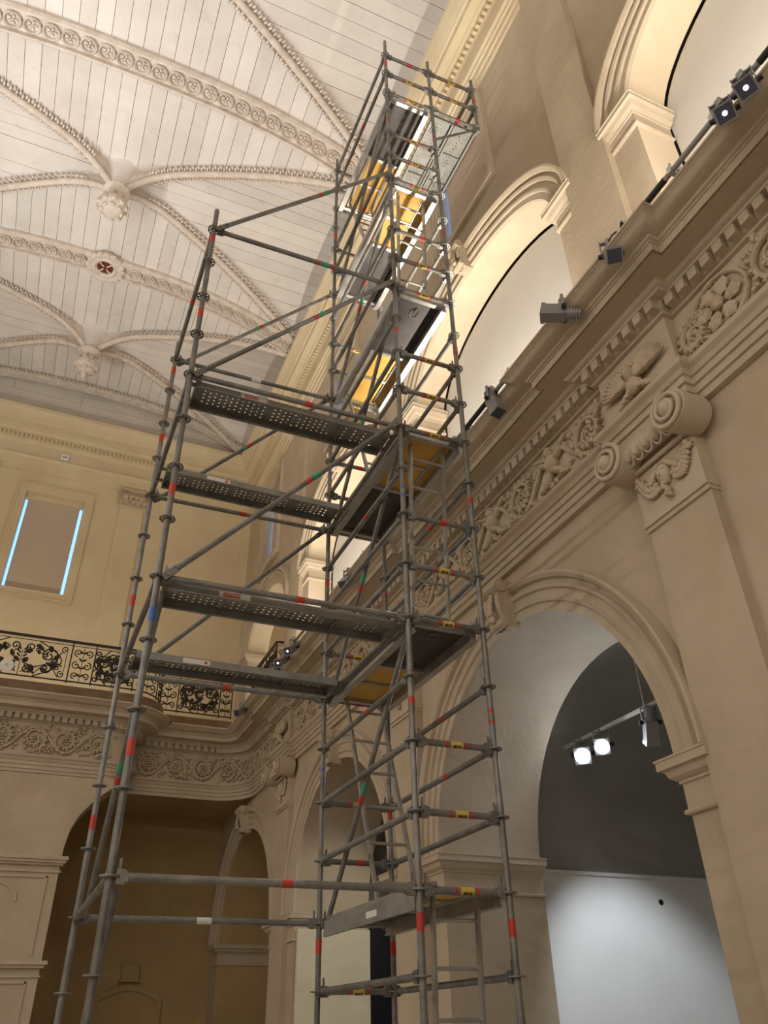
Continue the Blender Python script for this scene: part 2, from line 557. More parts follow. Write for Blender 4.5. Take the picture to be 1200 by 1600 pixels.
# ------------------------------------------------------------------ paths for entablatures
class Path:
    def __init__(s, pts):
        s.p = [Vector((a, b, 0)) for a, b in pts]
        s.n = []
        for i, p in enumerate(s.p):
            ds = []
            if i > 0:
                ds.append((p - s.p[i - 1]).normalized())
            if i < len(s.p) - 1:
                ds.append((s.p[i + 1] - p).normalized())
            ns = [Vector((d.y, -d.x, 0)) for d in ds]
            if len(ns) == 2:
                b = (ns[0] + ns[1]).normalized()
                b = b / max(0.3, b.dot(ns[0]))
            else:
                b = ns[0]
            s.n.append(b)
        s.s = [0]
        for a, b in zip(s.p, s.p[1:]):
            s.s.append(s.s[-1] + (b - a).length)

    def at(s, t):
        t = max(0, min(s.s[-1] - 1e-6, t))
        i = 0
        while s.s[i + 1] <= t:
            i += 1
        d = (s.p[i + 1] - s.p[i])
        l = d.length
        d = d / l
        return s.p[i] + d * (t - s.s[i]), Vector((d.y, -d.x, 0)), d

    def __call__(s, t, v, o):
        p, n, d = s.at(t)
        return p + n * o + Vector((0, 0, v))

    def sweep(s, prof):
        return [[p + n * o + Vector((0, 0, z)) for o, z in prof] for p, n in zip(s.p, s.n)]


def arc(cx, cy, r, a0, a1, n=10):
    return [(cx + r * cos(radians(a0 + (a1 - a0) * i / n)), cy + r * sin(radians(a0 + (a1 - a0) * i / n))) for i in range(n + 1)]


YT, YR = 16.81, 17.76                      # tribune front planes
pts = [(XL, YT)] + arc(1.30, YT + 0.45, 0.45, -90, 0) + [(1.75, YR)] + arc(XW - 0.85, YR - 0.85, 0.85, 90, 0)
for y in PY[::-1]:
    pts += [(XW, y + 0.40), (XW - 0.10, y + 0.40), (XW - 0.10, y - 0.40), (XW, y - 0.40)]
pts.append((XW, YF))
EP = Path(pts)
ENT = [(0.06, 4.32), (0.06, 4.39), (0.085, 4.395), (0.085, 4.465), (0.11, 4.47), (0.11, 4.535), (0.13, 4.54), (0.15, 4.58), (0.19, 4.61), (0.20, 4.65), (0.08, 4.66)]
FRZ = [(0.08, 4.66), (0.08, 5.28)]
COR = [(0.08, 5.28), (0.12, 5.285), (0.13, 5.30), (0.155, 5.31), (0.155, 5.405), (0.24, 5.41), (0.25, 5.43), (0.27, 5.435), (0.30, 5.455), (0.31, 5.47), (0.50, 5.475), (0.50, 5.49), (0.53, 5.465), (0.53, 5.548), (0.545, 5.55), (0.545, 5.565), (0.565, 5.57), (0.575, 5.58), (0.575, 5.592), (0.60, 5.595), (0.625, 5.598), (0.665, 5.61), (0.69, 5.628), (0.705, 5.645), (0.725, 5.658), (0.742, 5.664), (0.742, 5.672), (0.76, 5.675), (0.76, 5.70), (0.0, 5.70)]
up_ = lambda pr: [(o, Z(z)) for o, z in pr]
trim_1 = empty('trim_1', (XW, 8, Z(4.3)), label='deep carved entablature with dentils running along wall and tribune', cat='cornice', kind='structure')
G().rings(EP.sweep(up_(ENT)), closed=False).build('architrave', STONE, trim_1, smooth=25)
G().rings(EP.sweep(up_(FRZ)), closed=False).build('frieze', STONE, trim_1, smooth=25)
G().rings(EP.sweep(up_(COR)), closed=False).build('cornice', STONE, trim_1, smooth=25)
G().rings(EP.sweep(up_([(0.0, 4.32), (0.06, 4.32)])), closed=False).build('architrave_soffit', STONE, trim_1, smooth=25)
# dentils: one object each, shared mesh
dm = G().box(-0.047, 0.047, -0.02, 0.082, -0.012, 0.092).mesh('dentil', STONE, None)
t = 0.0
for i in range(len(EP.p) - 1):
    a, b = EP.p[i], EP.p[i + 1]
    L = (b - a).length
    curved = L < 0.3 and abs((b - a).x) > 1e-3 and abs((b - a).y) > 1e-3
    off = 0.155
    a2, b2 = a + EP.n[i] * off, b + EP.n[i + 1] * off
    d = b2 - a2
    if curved:
        n = 1
    else:
        n = int(d.length / 0.147)
    for k in range(n):
        p = a2 + d * ((k + 0.5) / n)
        if p.x < -1.6 or p.y < 2.0 or (d.length < 0.3 and not curved):
            continue
        u = d.normalized()
        nn = Vector((u.y, -u.x, 0))
        inst('dentil', dm, trim_1, Matrix(((u.x, nn.x, 0, p.x), (u.y, nn.y, 0, p.y), (0, 0, 1, Z(5.315)), (0, 0, 0, 1))))


# frieze carving
def leaf(g, P, s, v, ang, ln, wd, th, o=0.08):
    """acanthus lobe: three small ellipsoids along direction ang"""
    e = 0.01
    c0 = P(s, v, o)
    du = (P(s + e, v, o) - P(s - e, v, o)) / (2 * e)
    du.normalize()
    dv = V(0, 0, 1)
    nn = du.cross(dv)
    if (P(s, v, o + e) - c0).dot(nn) < 0:
        nn = -nn
    ca, sa = cos(ang), sin(ang)
    ax = du * ca + dv * sa
    bx = dv * ca - du * sa
    g.ell(c0 + ax * ln * 0.5, ax * ln * 0.55, bx * wd, nn * th, 6, 4)
    for sg in (-1, 1):
        a2 = (ax * 0.75 + bx * 0.66 * sg)
        b2 = (bx * 0.75 - ax * 0.66 * sg)
        g.ell(c0 + ax * ln * 0.35 + a2 * ln * 0.3, a2 * ln * 0.33, b2 * wd * 0.6, nn * th * 0.8, 5, 3)


def scroll(g, P, s, v, R, sg, rot, o, turns=1.6, r0=0.03):
    pts, rad = [], []
    n = 30
    for i in range(n):
        t = i / (n - 1)
        a = rot + sg * t * 2 * pi * turns
        r = R * (1 - 0.80 * t)
        pts.append(P(s + cos(a) * r, v + sin(a) * r, o + 0.03 + 0.02 * t))
        rad.append(r0 * (1 - 0.55 * t))
    g.ptube(pts, rad, 6)
    for i in range(17):
        t = i / 17 * 0.75
        a = rot + sg * t * 2 * pi * turns
        r = R * (1 - 0.80 * t)
        leaf(g, P, s + cos(a) * r, v + sin(a) * r, a + sg * 0.9, R * 0.36 * random.uniform(0.7, 1.2), R * 0.10, 0.05, o + 0.03)
    flower(g, P, s, v, R * 0.36, o + 0.02)


def flower(g, P, s, v, R, o, n=6):
    for k in range(n):
        a = 2 * pi * k / n
        leaf(g, P, s + cos(a) * R * 0.30, v + sin(a) * R * 0.30, a, R * 0.75, R * 0.30, 0.03, o)
    c = P(s, v, o)
    nn = (P(s, v, o + 0.1) - c).normalized()
    g.ell(c + nn * 0.02, nn * 0.045, nn.cross(V(0, 0, 1)).normalized() * R * 0.3, V(0, 0, R * 0.3), 8, 5)


def foliage(P, s0, s1, v0, v1, o, parent, figures=False, name='frieze_carving'):
    g = G()
    h = v1 - v0
    L = s1 - s0
    n = max(1, round(L / (h * 1.05)))
    vm = (v0 + v1) / 2
    for i in range(n):
        s = s0 + L * (i + 0.5) / n
        sg = 1 if i % 2 else -1
        R = h * 0.40
        if figures and i % 2 == 1:
            figure(g, P, s, vm, h, o)
        else:
            scroll(g, P, s, vm, R, sg, -sg * pi / 2 + (0 if i % 2 else pi), o)
        # stem to the next
        if i < n - 1:
            s2 = s0 + L * (i + 1.0) / n
            g.ptube([P(s + (s2 - s) * 2 * (j / 10), vm + sg * R * cos(pi * j / 10), o + 0.03) for j in range(11)], 0.03, 6)
        for k in range(24):
            leaf(g, P, s + random.uniform(-0.5, 0.5) * L / n, vm + random.choice((-1, 1)) * random.uniform(0.20, 0.44) * h, random.uniform(0, 2 * pi), h * random.uniform(0.10, 0.20), h * 0.038, 0.045, o + 0.01)
    return g.build(name, CARVE, parent, smooth=60, kind='stuff')


def figure(g, P, s, v, h, o):
    """reclining cherub: head, torso, limbs"""
    def e(ds, dv, a, ln, wd, th):
        c = P(s + ds * h, v + dv * h, o + 0.05)
        du = (P(s + ds * h + 0.01, v, o) - P(s + ds * h - 0.01, v, o)).normalized()
        nn = (P(s + ds * h, v, o + 0.1) - P(s + ds * h, v, o)).normalized()
        ax = du * cos(a) + V(0, 0, 1) * sin(a)
        bx = V(0, 0, 1) * cos(a) - du * sin(a)
        g.ell(c, ax * ln * h, bx * wd * h, nn * th * h, 9, 6)
    e(0.0, 0.30, 0, 0.11, 0.12, 0.13)
    for k in range(6):
        e(-0.10 + 0.04 * k, 0.38 - 0.008 * (k - 2.5) ** 2, 0, 0.04, 0.04, 0.10)
    e(0.02, 0.05, 1.2, 0.22, 0.14, 0.15)
    e(0.17, -0.18, -0.6, 0.22, 0.08, 0.12)
    e(-0.12, -0.22, -2.2, 0.20, 0.08, 0.11)
    e(0.34, -0.33, -0.3, 0.15, 0.055, 0.08)
    e(-0.30, -0.34, 3.3, 0.14, 0.055, 0.08)
    e(-0.20, 0.14, 2.6, 0.18, 0.055, 0.08)
    e(0.22, 0.16, 0.5, 0.18, 0.055, 0.08)
    for sg in (-1, 1):
        for k in range(5):
            e(sg * (0.22 + 0.05 * k), 0.28 + 0.02 * k, sg * 0.5 + (pi if sg < 0 else 0), 0.14, 0.04, 0.05)


def wings(P, s, v, h, o, parent):
    """winged head carved above a pilaster"""
    g = G()
    figure_c = P(s, v, o + 0.05)
    nn = (P(s, v, o + 0.1) - P(s, v, o)).normalized()
    du = (P(s + 0.01, v, o) - P(s - 0.01, v, o)).normalized()
    up = V(0, 0, 1)
    g.ell(figure_c + up * 0.05, du * 0.07, up * 0.10, nn * 0.09, 10, 7)
    g.ell(figure_c - up * 0.09, du * 0.10, up * 0.10, nn * 0.06, 10, 6)
    for k in range(7):
        g.ell(figure_c + up * (0.13 - 0.006 * (k - 3) ** 2) + du * (k - 3) * 0.025, du * 0.025, up * 0.03, nn * 0.08, 6, 4)
    for sg in (-1, 1):
        for row, (m, l0, dd) in enumerate(((9, 0.36, 0.02), (8, 0.26, 0.04), (6, 0.16, 0.06))):
            for k in range(m):
                a = 0.15 + 1.05 * k / (m - 1)
                ax = du * sg * cos(a) + up * sin(a)
                bx = up * cos(a) - du * sg * sin(a)
                ln = l0 * (1 - 0.25 * k / m)
                g.ell(figure_c + du * sg * 0.06 - up * 0.06 + nn * dd * 0.6 + ax * ln * 0.55, ax * ln * 0.55, bx * 0.028, nn * 0.03, 6, 4)
        for k in range(6):
            g.ell(figure_c - up * (0.13 + 0.03 * k) + du * sg * (0.05 + 0.05 * k), du * 0.06, up * 0.035, nn * 0.05, 6, 4)
    g.build('winged_head_carving', CARVE, parent, smooth=60)


def s_of(x, y):
    return min(((EP.p[i] + (EP.p[i + 1] - EP.p[i]) * f - V(x, y, 0)).length, EP.s[i] + (EP.s[i + 1] - EP.s[i]) * f) for i in range(len(EP.p) - 1) for f in [j / 40 for j in range(41)])[1]


v0, v1 = Z(4.68), Z(5.26)
foliage(EP, s_of(-2.2, YT), s_of(1.35, YT), v0, v1, 0.08, trim_1)
foliage(EP, s_of(1.95, YR), s_of(XW, 15.2), v0, v1, 0.08, trim_1)
foliage(EP, s_of(XW, 14.2), s_of(XW, 9.8), v0, v1, 0.08, trim_1)
foliage(EP, s_of(XW, 8.75), s_of(XW, 4.4), v0, v1, 0.08, trim_1, figures=True)
# the near panel: large rosette and scrolls
g = G()
s = s_of(XW, 2.95)
flower(g, EP, s, (v0 + v1) / 2, 0.23, 0.11, 6)
g.ptube([EP(s + 0.30 * cos(a), (v0 + v1) / 2 + 0.27 * sin(a), 0.10) for a in [i * 0.3 for i in range(22)]], 0.024, 6)
scroll(g, EP, s - 0.30, (v0 + v1) / 2 - 0.08, 0.17, 1, 0.5, 0.08, r0=0.03)
for k in range(26):
    leaf(g, EP, s - 0.42 + random.uniform(-0.10, 0.22), (v0 + v1) / 2 + random.uniform(-0.25, 0.18), random.uniform(0, 6.3), 0.14, 0.035, 0.03, 0.09)
g.build('frieze_carving', CARVE, trim_1, smooth=60, kind='stuff')
foliage(EP, s + 0.30, s_of(XW, 0.2), v0, v1, 0.08, trim_1)
for y in PY[1:]:
    wings(EP, s_of(XW - 0.10, y), Z(4.95), 0.5, 0.08, trim_1)

for y in PY[1:]:
    capital(y)

# ------------------------------------------------------------------ upper entablature
trim_2 = empty('trim_2', (XW, 10, Z(13.3)), label='upper cornice under the wooden vault', cat='cornice', kind='structure')
UEP = Path([(XL, YB), (XW, YB), (XW, YF)])
UENT = [(0.0, 13.32), (0.04, 13.32), (0.04, 13.46), (0.07, 13.47), (0.07, 13.62), (0.10, 13.63), (0.10, 13.72), (0.14, 13.76), (0.14, 13.80), (0.06, 13.82), (0.06, 14.22), (0.11, 14.26), (0.13, 14.32), (0.13, 14.46), (0.24, 14.50), (0.27, 14.56), (0.40, 14.58), (0.40, 14.76), (0.43, 14.78), (0.46, 14.88), (0.54, 15.00), (0.59, 15.06), (0.60, 15.16), (0.0, 15.16)]
G().rings(UEP.sweep(up_(UENT)), closed=False).build('cornice', BACKW, trim_2, smooth=25)
for a, b in (((XL, YB - 0.13), (XW - 0.13, YB - 0.13)), ((XW - 0.13, YB - 0.13), (XW - 0.13, 2.0))):
    g = G()
    a, b = V(*a, 0), V(*b, 0)
    L = (b - a).length
    u = (b - a) / L
    nn = V(u.y, -u.x, 0)
    for k in range(int(L / 0.115)):
        p = a + u * (k + 0.5) * 0.115
        g.obox(p + V(0, 0, Z(14.40)) + nn * 0.03, u * 0.03, nn * 0.045, V(0, 0, 0.055))
    g.build('dentil_row', BACKW, trim_2, smooth=None, kind='stuff')

# ------------------------------------------------------------------ back wall
wall_back = empty('wall_back', (0, YB, 0), label='pale yellow end wall above the balcony with shuttered window', cat='wall', kind='structure')
WX, WH = -1.03, 0.77
z0w, z1w = Z(9.72), Z(12.70)
g = G()
for a, b, c, d in ((XL, WX - WH, 0, Z(17.2)), (WX + WH, XW + 1.6, 0, Z(17.2)), (WX - WH, WX + WH, 0, z0w), (WX - WH, WX + WH, z1w, Z(17.2))):
    if c == 0:
        g.box(a, b, YB, YB + 0.4, Z(5.4), d)
    else:
        g.box(a, b, YB, YB + 0.4, c, d)
g.build('upper_masonry', BACKW, wall_back, smooth=None)
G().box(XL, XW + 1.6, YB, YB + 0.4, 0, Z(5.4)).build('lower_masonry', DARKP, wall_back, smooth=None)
# pilaster with leafy capital
for xa in (0.68, -3.40):
    G().box(xa, xa + 0.66, YB - 0.08, YB + 0.02, Z(5.5), Z(12.75)).box(xa - 0.04, xa + 0.70, YB - 0.11, YB, Z(12.72), Z(12.77)).build('pilaster', BACKW, wall_back, smooth=None)
    g = G()
    P = lambda s, v, o: V(s, YB - o, v)
    for row, (zz, m, ln) in enumerate(((12.80, 5, 0.26), (12.95, 4, 0.26))):
        for k in range(m):
            leaf(g, P, xa + 0.33 + (k - (m - 1) / 2) * 0.16, Z(zz), pi / 2 + random.uniform(-0.1, 0.1), ln, 0.06, 0.05, 0.10 + 0.02 * row)
    for sg in (-1, 1):
        scroll(g, P, xa + 0.33 + sg * 0.33, Z(13.20), 0.10, sg, 0, 0.12, r0=0.025)
        leaf(g, P, xa + 0.33 + sg * 0.12, Z(12.95), pi / 2 - sg * 0.7, 0.3, 0.05, 0.05, 0.12)
    g.box(xa - 0.10, xa + 0.76, YB - 0.18, YB, Z(13.26), Z(13.32))
    g.box(xa, xa + 0.66, YB - 0.09, YB, Z(12.75), Z(13.30))
    g.build('capital', CARVE, wall_back, smooth=60)
# corner pier with imposts near the right wall
G().box(XW - 0.25, XW, YB - 0.12, YB, Z(5.5), Z(13.3)).build('corner_strip', BACKW, wall_back, smooth=None)
# sunk niche and block in the dark wall below the tribune
g = G()
prof = []
for i in range(13):
    t = i / 12
    prof.append((2.18 + 1.24 * t, Z(0.66) + 0.20 * sin(pi * t)))
rs = [[(x, YB - 0.06, 0.2), (x, YB - 0.06, z)] for x, z in prof]
g.rings(rs, closed=False)
g.rings([[(x, YB - 0.06, z), (x, YB - 0.10, z + 0.0), (x, YB - 0.10, z + 0.10), (x, YB, z + 0.10)] for x, z in prof], closed=False)
for xx in (2.10, 3.42):
    g.box(xx, xx + 0.08, YB - 0.10, YB, 0, Z(0.70))
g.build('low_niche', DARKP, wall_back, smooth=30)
g = G().box(2.60, 2.96, YB - 0.10, YB, Z(1.06), Z(1.33)).box(2.56, 3.0, YB - 0.12, YB, Z(1.02), Z(1.06))
g.build('corbel_block', DARKP, wall_back, smooth=None)


# ------------------------------------------------------------------ windows
def window(name, plane, c, half, za, zb, label, frame_w=0.23, slit=0.09, both=True, sill=True):
    """plane 'Y': wall at y=YB facing -Y, plane 'X': wall at x=XW facing -X"""
    def bx(g, u0, u1, d0, d1, z0, z1):          # u along wall, d depth into the wall (negative = proud)
        if plane == 'Y':
            g.box(u0, u1, YB + d0, YB + d1, z0, z1)
        else:
            g.box(XW + d0, XW + d1, u0, u1, z0, z1)
    loc = (c, YB, za) if plane == 'Y' else (XW, c, za)
    e = empty(name, loc, label=label, cat='window', kind='structure')
    g = G()
    for w0, w1, p in ((0.0, 0.10, 0.03), (0.10, 0.19, 0.05), (0.19, frame_w, 0.085)):
        bx(g, c - half - w1, c - half - w0, -p, 0.02, za - w1, zb + w1)
        bx(g, c + half + w0, c + half + w1, -p, 0.02, za - w1, zb + w1)
        bx(g, c - half - w0, c + half + w0, -p, 0.02, zb + w0, zb + w1)
        bx(g, c - half - w0, c + half + w0, -p, 0.02, za - w1, za - w0)
    g.build('window_frame', BACKW if plane == 'Y' else STONE, e, smooth=None)
    g = G()
    for u in (c - half, c + half - 0.008):
        bx(g, u, u + 0.008, 0.001, 0.38, za, zb)
    bx(g, c - half + 0.008, c + half - 0.008, 0.001, 0.38, zb - 0.008, zb)
    bx(g, c - half + 0.008, c + half - 0.008, 0.001, 0.38, za, za + 0.008)
    g.build('window_reveal', BACKW if plane == 'Y' else STONE, e, smooth=None)
    g = G()
    bx(g, c - half + (slit if both or plane == 'Y' else 0.005), c + half - slit, 0.16, 0.19, za + 0.02, zb - 0.10)
    g.build('blind', BLIND, e, smooth=None)
    g = G()
    bx(g, c - half + 0.01, c + half - 0.01, 0.12, 0.24, zb - 0.16, zb - 0.01)
    g.build('blind_box', BACKW if plane == 'Y' else STONE, e, smooth=None)
    g = G()
    bx(g, c - half + 0.009, c + half - 0.009, 0.36, 0.37, za + 0.009, zb - 0.009)
    g.build('pane', SKYP, e, smooth=None)
    return e


window('window_1', 'Y', WX, WH, z0w, z1w, 'tall window with taupe blind and blue daylight down both edges above the balcony')
window('window_2', 'X', CY[1], 0.74, WIN[1][4], WIN[1][2], 'high window behind the top scaffold platform with one blue slit', both=False)
window('window_3', 'X', CY[2], 0.74, WIN[2][4], WIN[2][2], 'high blinded window in the middle bay behind the scaffold', both=False)
window('window_4', 'X', 17.3, 0.6, WIN[3][4], WIN[3][2], 'far high window near the corner with a thin pale blue slit', both=False)
window('window_5', 'X', CY[0], 0.74, WIN[0][4], WIN[0][2], 'high window above the nearest upper arch', both=False)
G().box(XW - 0.12, XW, 16.4, 18.2, Z(10.10), Z(10.20)).build('window_ledge', STONE, wall_right, smooth=None)

# ------------------------------------------------------------------ tribune: pier, spandrel, floor
wall_tribune = empty('wall_tribune', (-1, YT, 0), label='pier and curved bracket carrying the balcony on the left', cat='wall', kind='structure')
XP = 0.80
g = G()
XC = 2 * WX - XP
cur = [(XP, 2.83), (XP + 0.01, 3.05), (XP + 0.06, 3.35), (XP + 0.17, 3.60), (XP + 0.34, 3.83), (XP + 0.54, 4.03), (XP + 0.75, 4.20), (XP + 0.92, 4.33)]
prof = [(XP, 0 - E)] + cur
rs = []
for x, z in prof:
    rs.append([(WX, YT - 0.06, Z(z)), (x, YT - 0.06, Z(z)), (x, YT + 0.65, Z(z)), (WX, YT + 0.65, Z(z))])
g.rings(rs, closed=True)
rs = [[(2 * WX - x, y, z) for x, y, z in r] for r in rs]
g.rings(rs, closed=True)
g.build('pier', PLASTER, wall_tribune, smooth=30)
g = G()
for p, a, b in ((0.03, 2.58, 2.62), (0.05, 2.70, 2.74), (0.09, 2.74, 2.79), (0.12, 2.79, 2.85)):
    g.box(XC - p, XP + p, YT - 0.06 - p, YT + 0.65 + p, Z(a), Z(b))
for p, a, b in ((0.03, 0.92, 0.95), (0.06, 1.06, 1.11), (0.10, 1.11, 1.17)):
    g.box(XC - p, XP + p, YT - 0.06 - p, YT + 0.65 + p, Z(a), Z(b))
g.build('pier_moulding', STONE, wall_tribune, smooth=None)
g = G()
for sgn in (0, 1):
    for xa, xb, za, zb in ((0.10, 0.62, 1.25, 2.52), (0.10, 0.62, -1.2, 0.86)):
        for w_ in (0.0,):
            y0, y1 = YT - 0.085, YT - 0.05
            xs = (xa, xb) if not sgn else (2 * WX - xb, 2 * WX - xa)
            g.box(xs[0] - 0.5 * (1 - sgn), xs[1], y0, y1, Z(zb) - 0.03, Z(zb))
            g.box(xs[1] - 0.03, xs[1], y0, y1, Z(za), Z(zb))
            g.ptube([V(xs[0] - 0.35 + 0.42 * cos(a), y0 + 0.02, Z(zb) - 0.42 + 0.30 * sin(a)) for a in [pi * j / 12 for j in range(13)]], 0.025, 6)
g.build('pier_panel_moulding', STONE, wall_tribune, smooth=None)
g = G()
fl = [(XL, YT + 0.01)] + arc(1.30, YT + 0.45, 0.44, -90, 0) + [(1.74, YR)] + arc(XW - 0.85, YR - 0.84, 0.84, 90, 0) + [(XW, YB), (XL, YB)]
g.rings([[(x, y, Z(4.36)) for x, y in fl], [(x, y, Z(5.66)) for x, y in fl]], caps=True)
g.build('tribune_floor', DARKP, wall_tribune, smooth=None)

# ------------------------------------------------------------------ left and front walls, out of the picture
wl = G().box(XL - 0.3, XL, YF, YB, 0, Z(17.2))
wl.build('wall_left', BACKW, smooth=None, label='plain beige nave wall left of the picture', cat='wall', kind='structure')
wf = G().box(XL, XW + 1.4, YF - 0.3, YF, 0, Z(17.2))
wf.build('wall_front', BACKW, smooth=None, label='plain beige end wall behind the viewer', cat='wall', kind='structure')

# ------------------------------------------------------------------ side chapels
wall_chapel = empty('wall_chapel', (7, 6.57, 0), label='grey and white side chapel seen through the large arch', cat='wall', kind='structure')


def chapel(c, root, upper, lower, y1, dado):
    ya, yb = c - 2.6, y1
    g = G().box(XA, 9.6, yb, yb + 0.1, dado, Z(4.6)).box(9.5, 9.6, ya, yb, 0, Z(4.6)).box(XA, 9.6, ya - 0.1, ya, 0, Z(4.6))
    g.build('chapel_upper_wall', upper, root, smooth=None)
    # barrel ceiling across
    n = 20
    rs = []
    for i in range(n + 1):
        t = pi * i / n
        rs.append([(XA, (ya + yb) / 2 - (yb - ya) / 2 * cos(t), Z(1.9) + 2.2 * sin(t)), (9.6, (ya + yb) / 2 - (yb - ya) / 2 * cos(t), Z(1.9) + 2.2 * sin(t))])
    G().rings(rs, closed=False).build('chapel_vault', upper, root)
    if lower:
        G().box(XA, 9.6, yb - 0.03, yb + 0.05, 0, dado).build('chapel_white_panel', lower, root, smooth=None, label='smooth white lower wall of the chapel')
        G().box(XA, 9.6, yb - 0.06, yb, dado, dado + 0.04).build('chapel_panel_cap', lower, root, smooth=None)


chapel(6.57, wall_chapel, GREYP, WHITE, 9.10, Z(1.66))
G().tube((8.0, 9.06, Z(1.38)), (8.0, 9.075, Z(1.38)), 0.035, 12).build('chapel_socket', CABLE, wall_chapel)
wall_chapel2 = empty('wall_side', (7, 11.97, 0), label='dark far side chapel behind the scaffold foot', cat='wall', kind='structure')
chapel(11.97, wall_chapel2, GREYP, None, 14.5, Z(0.0))
G().box(XW + 0.03, XA - 0.01, 13.86, 13.94, 0, Z(1.47)).build('reveal_white_panel', CREAMP, wall_chapel2, smooth=None, label='bright white panel on the arch jamb')
dr = empty('door_1', (6.3, 14.4, 0), label='dark navy doorway beside the bright white jamb panel', cat='door', kind='structure')
G().box(XA, 7.4, 14.42, 14.48, 0, Z(1.75)).build('door_leaf', NAVY, dr, smooth=None)
G().box(7.4, 7.5, 14.38, 14.5, 0, Z(1.85)).box(XA, 7.5, 14.38, 14.5, Z(1.75), Z(1.85)).build('door_frame', GREYP, dr, smooth=None)
wall_chapel3 = empty('wall_far', (7, 17.37, 0), label='unlit recess behind the small arch under the tribune', cat='wall', kind='structure')
g = G().box(XA + 0.8, XA + 0.9, 14.6, YB, 0, Z(4.6)).box(XA, XA + 0.9, 14.6, 14.7, 0, Z(4.6)).box(XA, XA + 0.9, 14.6, YB, Z(4.2), Z(4.3))
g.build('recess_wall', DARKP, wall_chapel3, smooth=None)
G().box(XA - 0.02, XA + 0.8, 19.30, 19.42, Z(1.55), Z(1.75)).build('recess_impost', DARKP, wall_chapel3, smooth=None)
# blank behind the nearest arch, out of frame
g = G().box(XA + 0.6, XA + 0.7, -1.5, 3.9, 0, Z(4.4)).box(XA, XA + 0.7, 3.85, 3.95, 0, Z(4.4)).box(XA, XA + 0.7, -1.5, -1.4, 0, Z(4.4))
g.build('wall_near', PLASTER, smooth=None, label='plain recess wall behind the nearest arch', cat='wall', kind='structure')

# ------------------------------------------------------------------ ceiling: pendant vault of whitewashed planks
ceiling = empty('ceiling', (-1, 10, Z(15.4)), label='whitewashed plank vault with carved ribs and pendant bosses', cat='ceiling', kind='structure')
RX, HA, ZR, DROP, PW = -1.0, 5.5, Z(16.5), 1.3, 2.6
fz = lambda t: ZR - DROP * abs(t) ** PW
BAYS = [(-1.53, 3.87), (3.87, 9.27), (9.27, 14.67), (14.67, 20.0)]


def plank_geo(g, q, zf, th=0.03):
    """q: four plan corners; zf: height function"""
    lo = [(x, y, zf(x, y)) for x, y in q]
    hi = [(x, y, z + th) for x, y, z in lo]
    return g.add(lo + hi, [(3, 2, 1, 0), (4, 5, 6, 7), (0, 1, 5, 4), (1, 2, 6, 5), (2, 3, 7, 6), (3, 0, 4, 7)])


GAP = 0.0045
rest = G()
count = 0


def put_plank(q, zf, visible):
    global count
    dz = random.uniform(-0.006, 0.006)
    z2 = lambda x, y: zf(x, y) + dz
    if visible and count < 300:
        plank_geo(G(), q, z2).build('plank', PLANK, ceiling, smooth=None)
        count += 1
    else:
        plank_geo(rest, q, z2)


for bi in (2, 3, 1, 0):
    y0, y1 = BAYS[bi]
    ym, b = (y0 + y1) / 2, (y1 - y0) / 2
    zx = lambda x, y: fz((x - RX) / HA)
    zy = lambda x, y: fz((y - ym) / b)
    W = 0.305
    nx = int(round(2 * HA / W))
    for i in range(nx):
        xa, xb = RX - HA + 2 * HA * i / nx, RX - HA + 2 * HA * (i + 1) / nx
        ga, gb = xa + GAP, xb - GAP
        ta, tb = abs(ga - RX) / HA, abs(gb - RX) / HA
        vis = xb > -4.3 and xa < 4.3
        for sg in (-1, 1):
            ends = [(ga, ym + sg * b * ta), (gb, ym + sg * b * tb), (gb, ym + sg * b), (ga, ym + sg * b)]
            if sg < 0:
                ends = ends[::-1]
            if min(abs(ends[0][1] - ends[3][1]), 9) < 0.02 and min(abs(ends[1][1] - ends[2][1]), 9) < 0.02:
                continue
            v = vis and (bi >= 2 or (bi == 1 and sg > 0))
            put_plank(ends, zx, v)
    ny = int(round(2 * b / W))
    for i in range(ny):
        ya, yb = y0 + 2 * b * i / ny, y0 + 2 * b * (i + 1) / ny
        ga, gb = ya + GAP, yb - GAP
        ta, tb = abs(ga - ym) / b, abs(gb - ym) / b
        for sg in (-1, 1):
            q = [(RX + sg * HA * ta, ga), (RX + sg * HA, ga), (RX + sg * HA, gb), (RX + sg * HA * tb, gb)]
            if sg < 0:
                q = q[::-1]
            v = sg > 0 and (bi >= 2 or (bi == 1 and ya > 6.0))
            put_plank(q, zy, v)
rest.build('plank_field', PLANK, ceiling, smooth=None, kind='stuff')
# dark boards above the joints
g = G()
for y0, y1 in BAYS:
    ym, b = (y0 + y1) / 2, (y1 - y0) / 2
    N = 24
    P2 = [[V(RX + HA * (2 * i / N - 1), ym + b * (2 * j / N - 1), 0.045 + fz(max(abs(2 * i / N - 1), 0) if abs(2 * j / N - 1) >= abs(2 * i / N - 1) else abs(2 * j / N - 1))) for j in range(N + 1)] for i in range(N + 1)]
    g.rings(P2, closed=False)
g.box(XL, XW + 0.5, YF, -1.53, Z(16.2), Z(16.3))
g.build('roof_boarding', DARKB, ceiling, smooth=None)


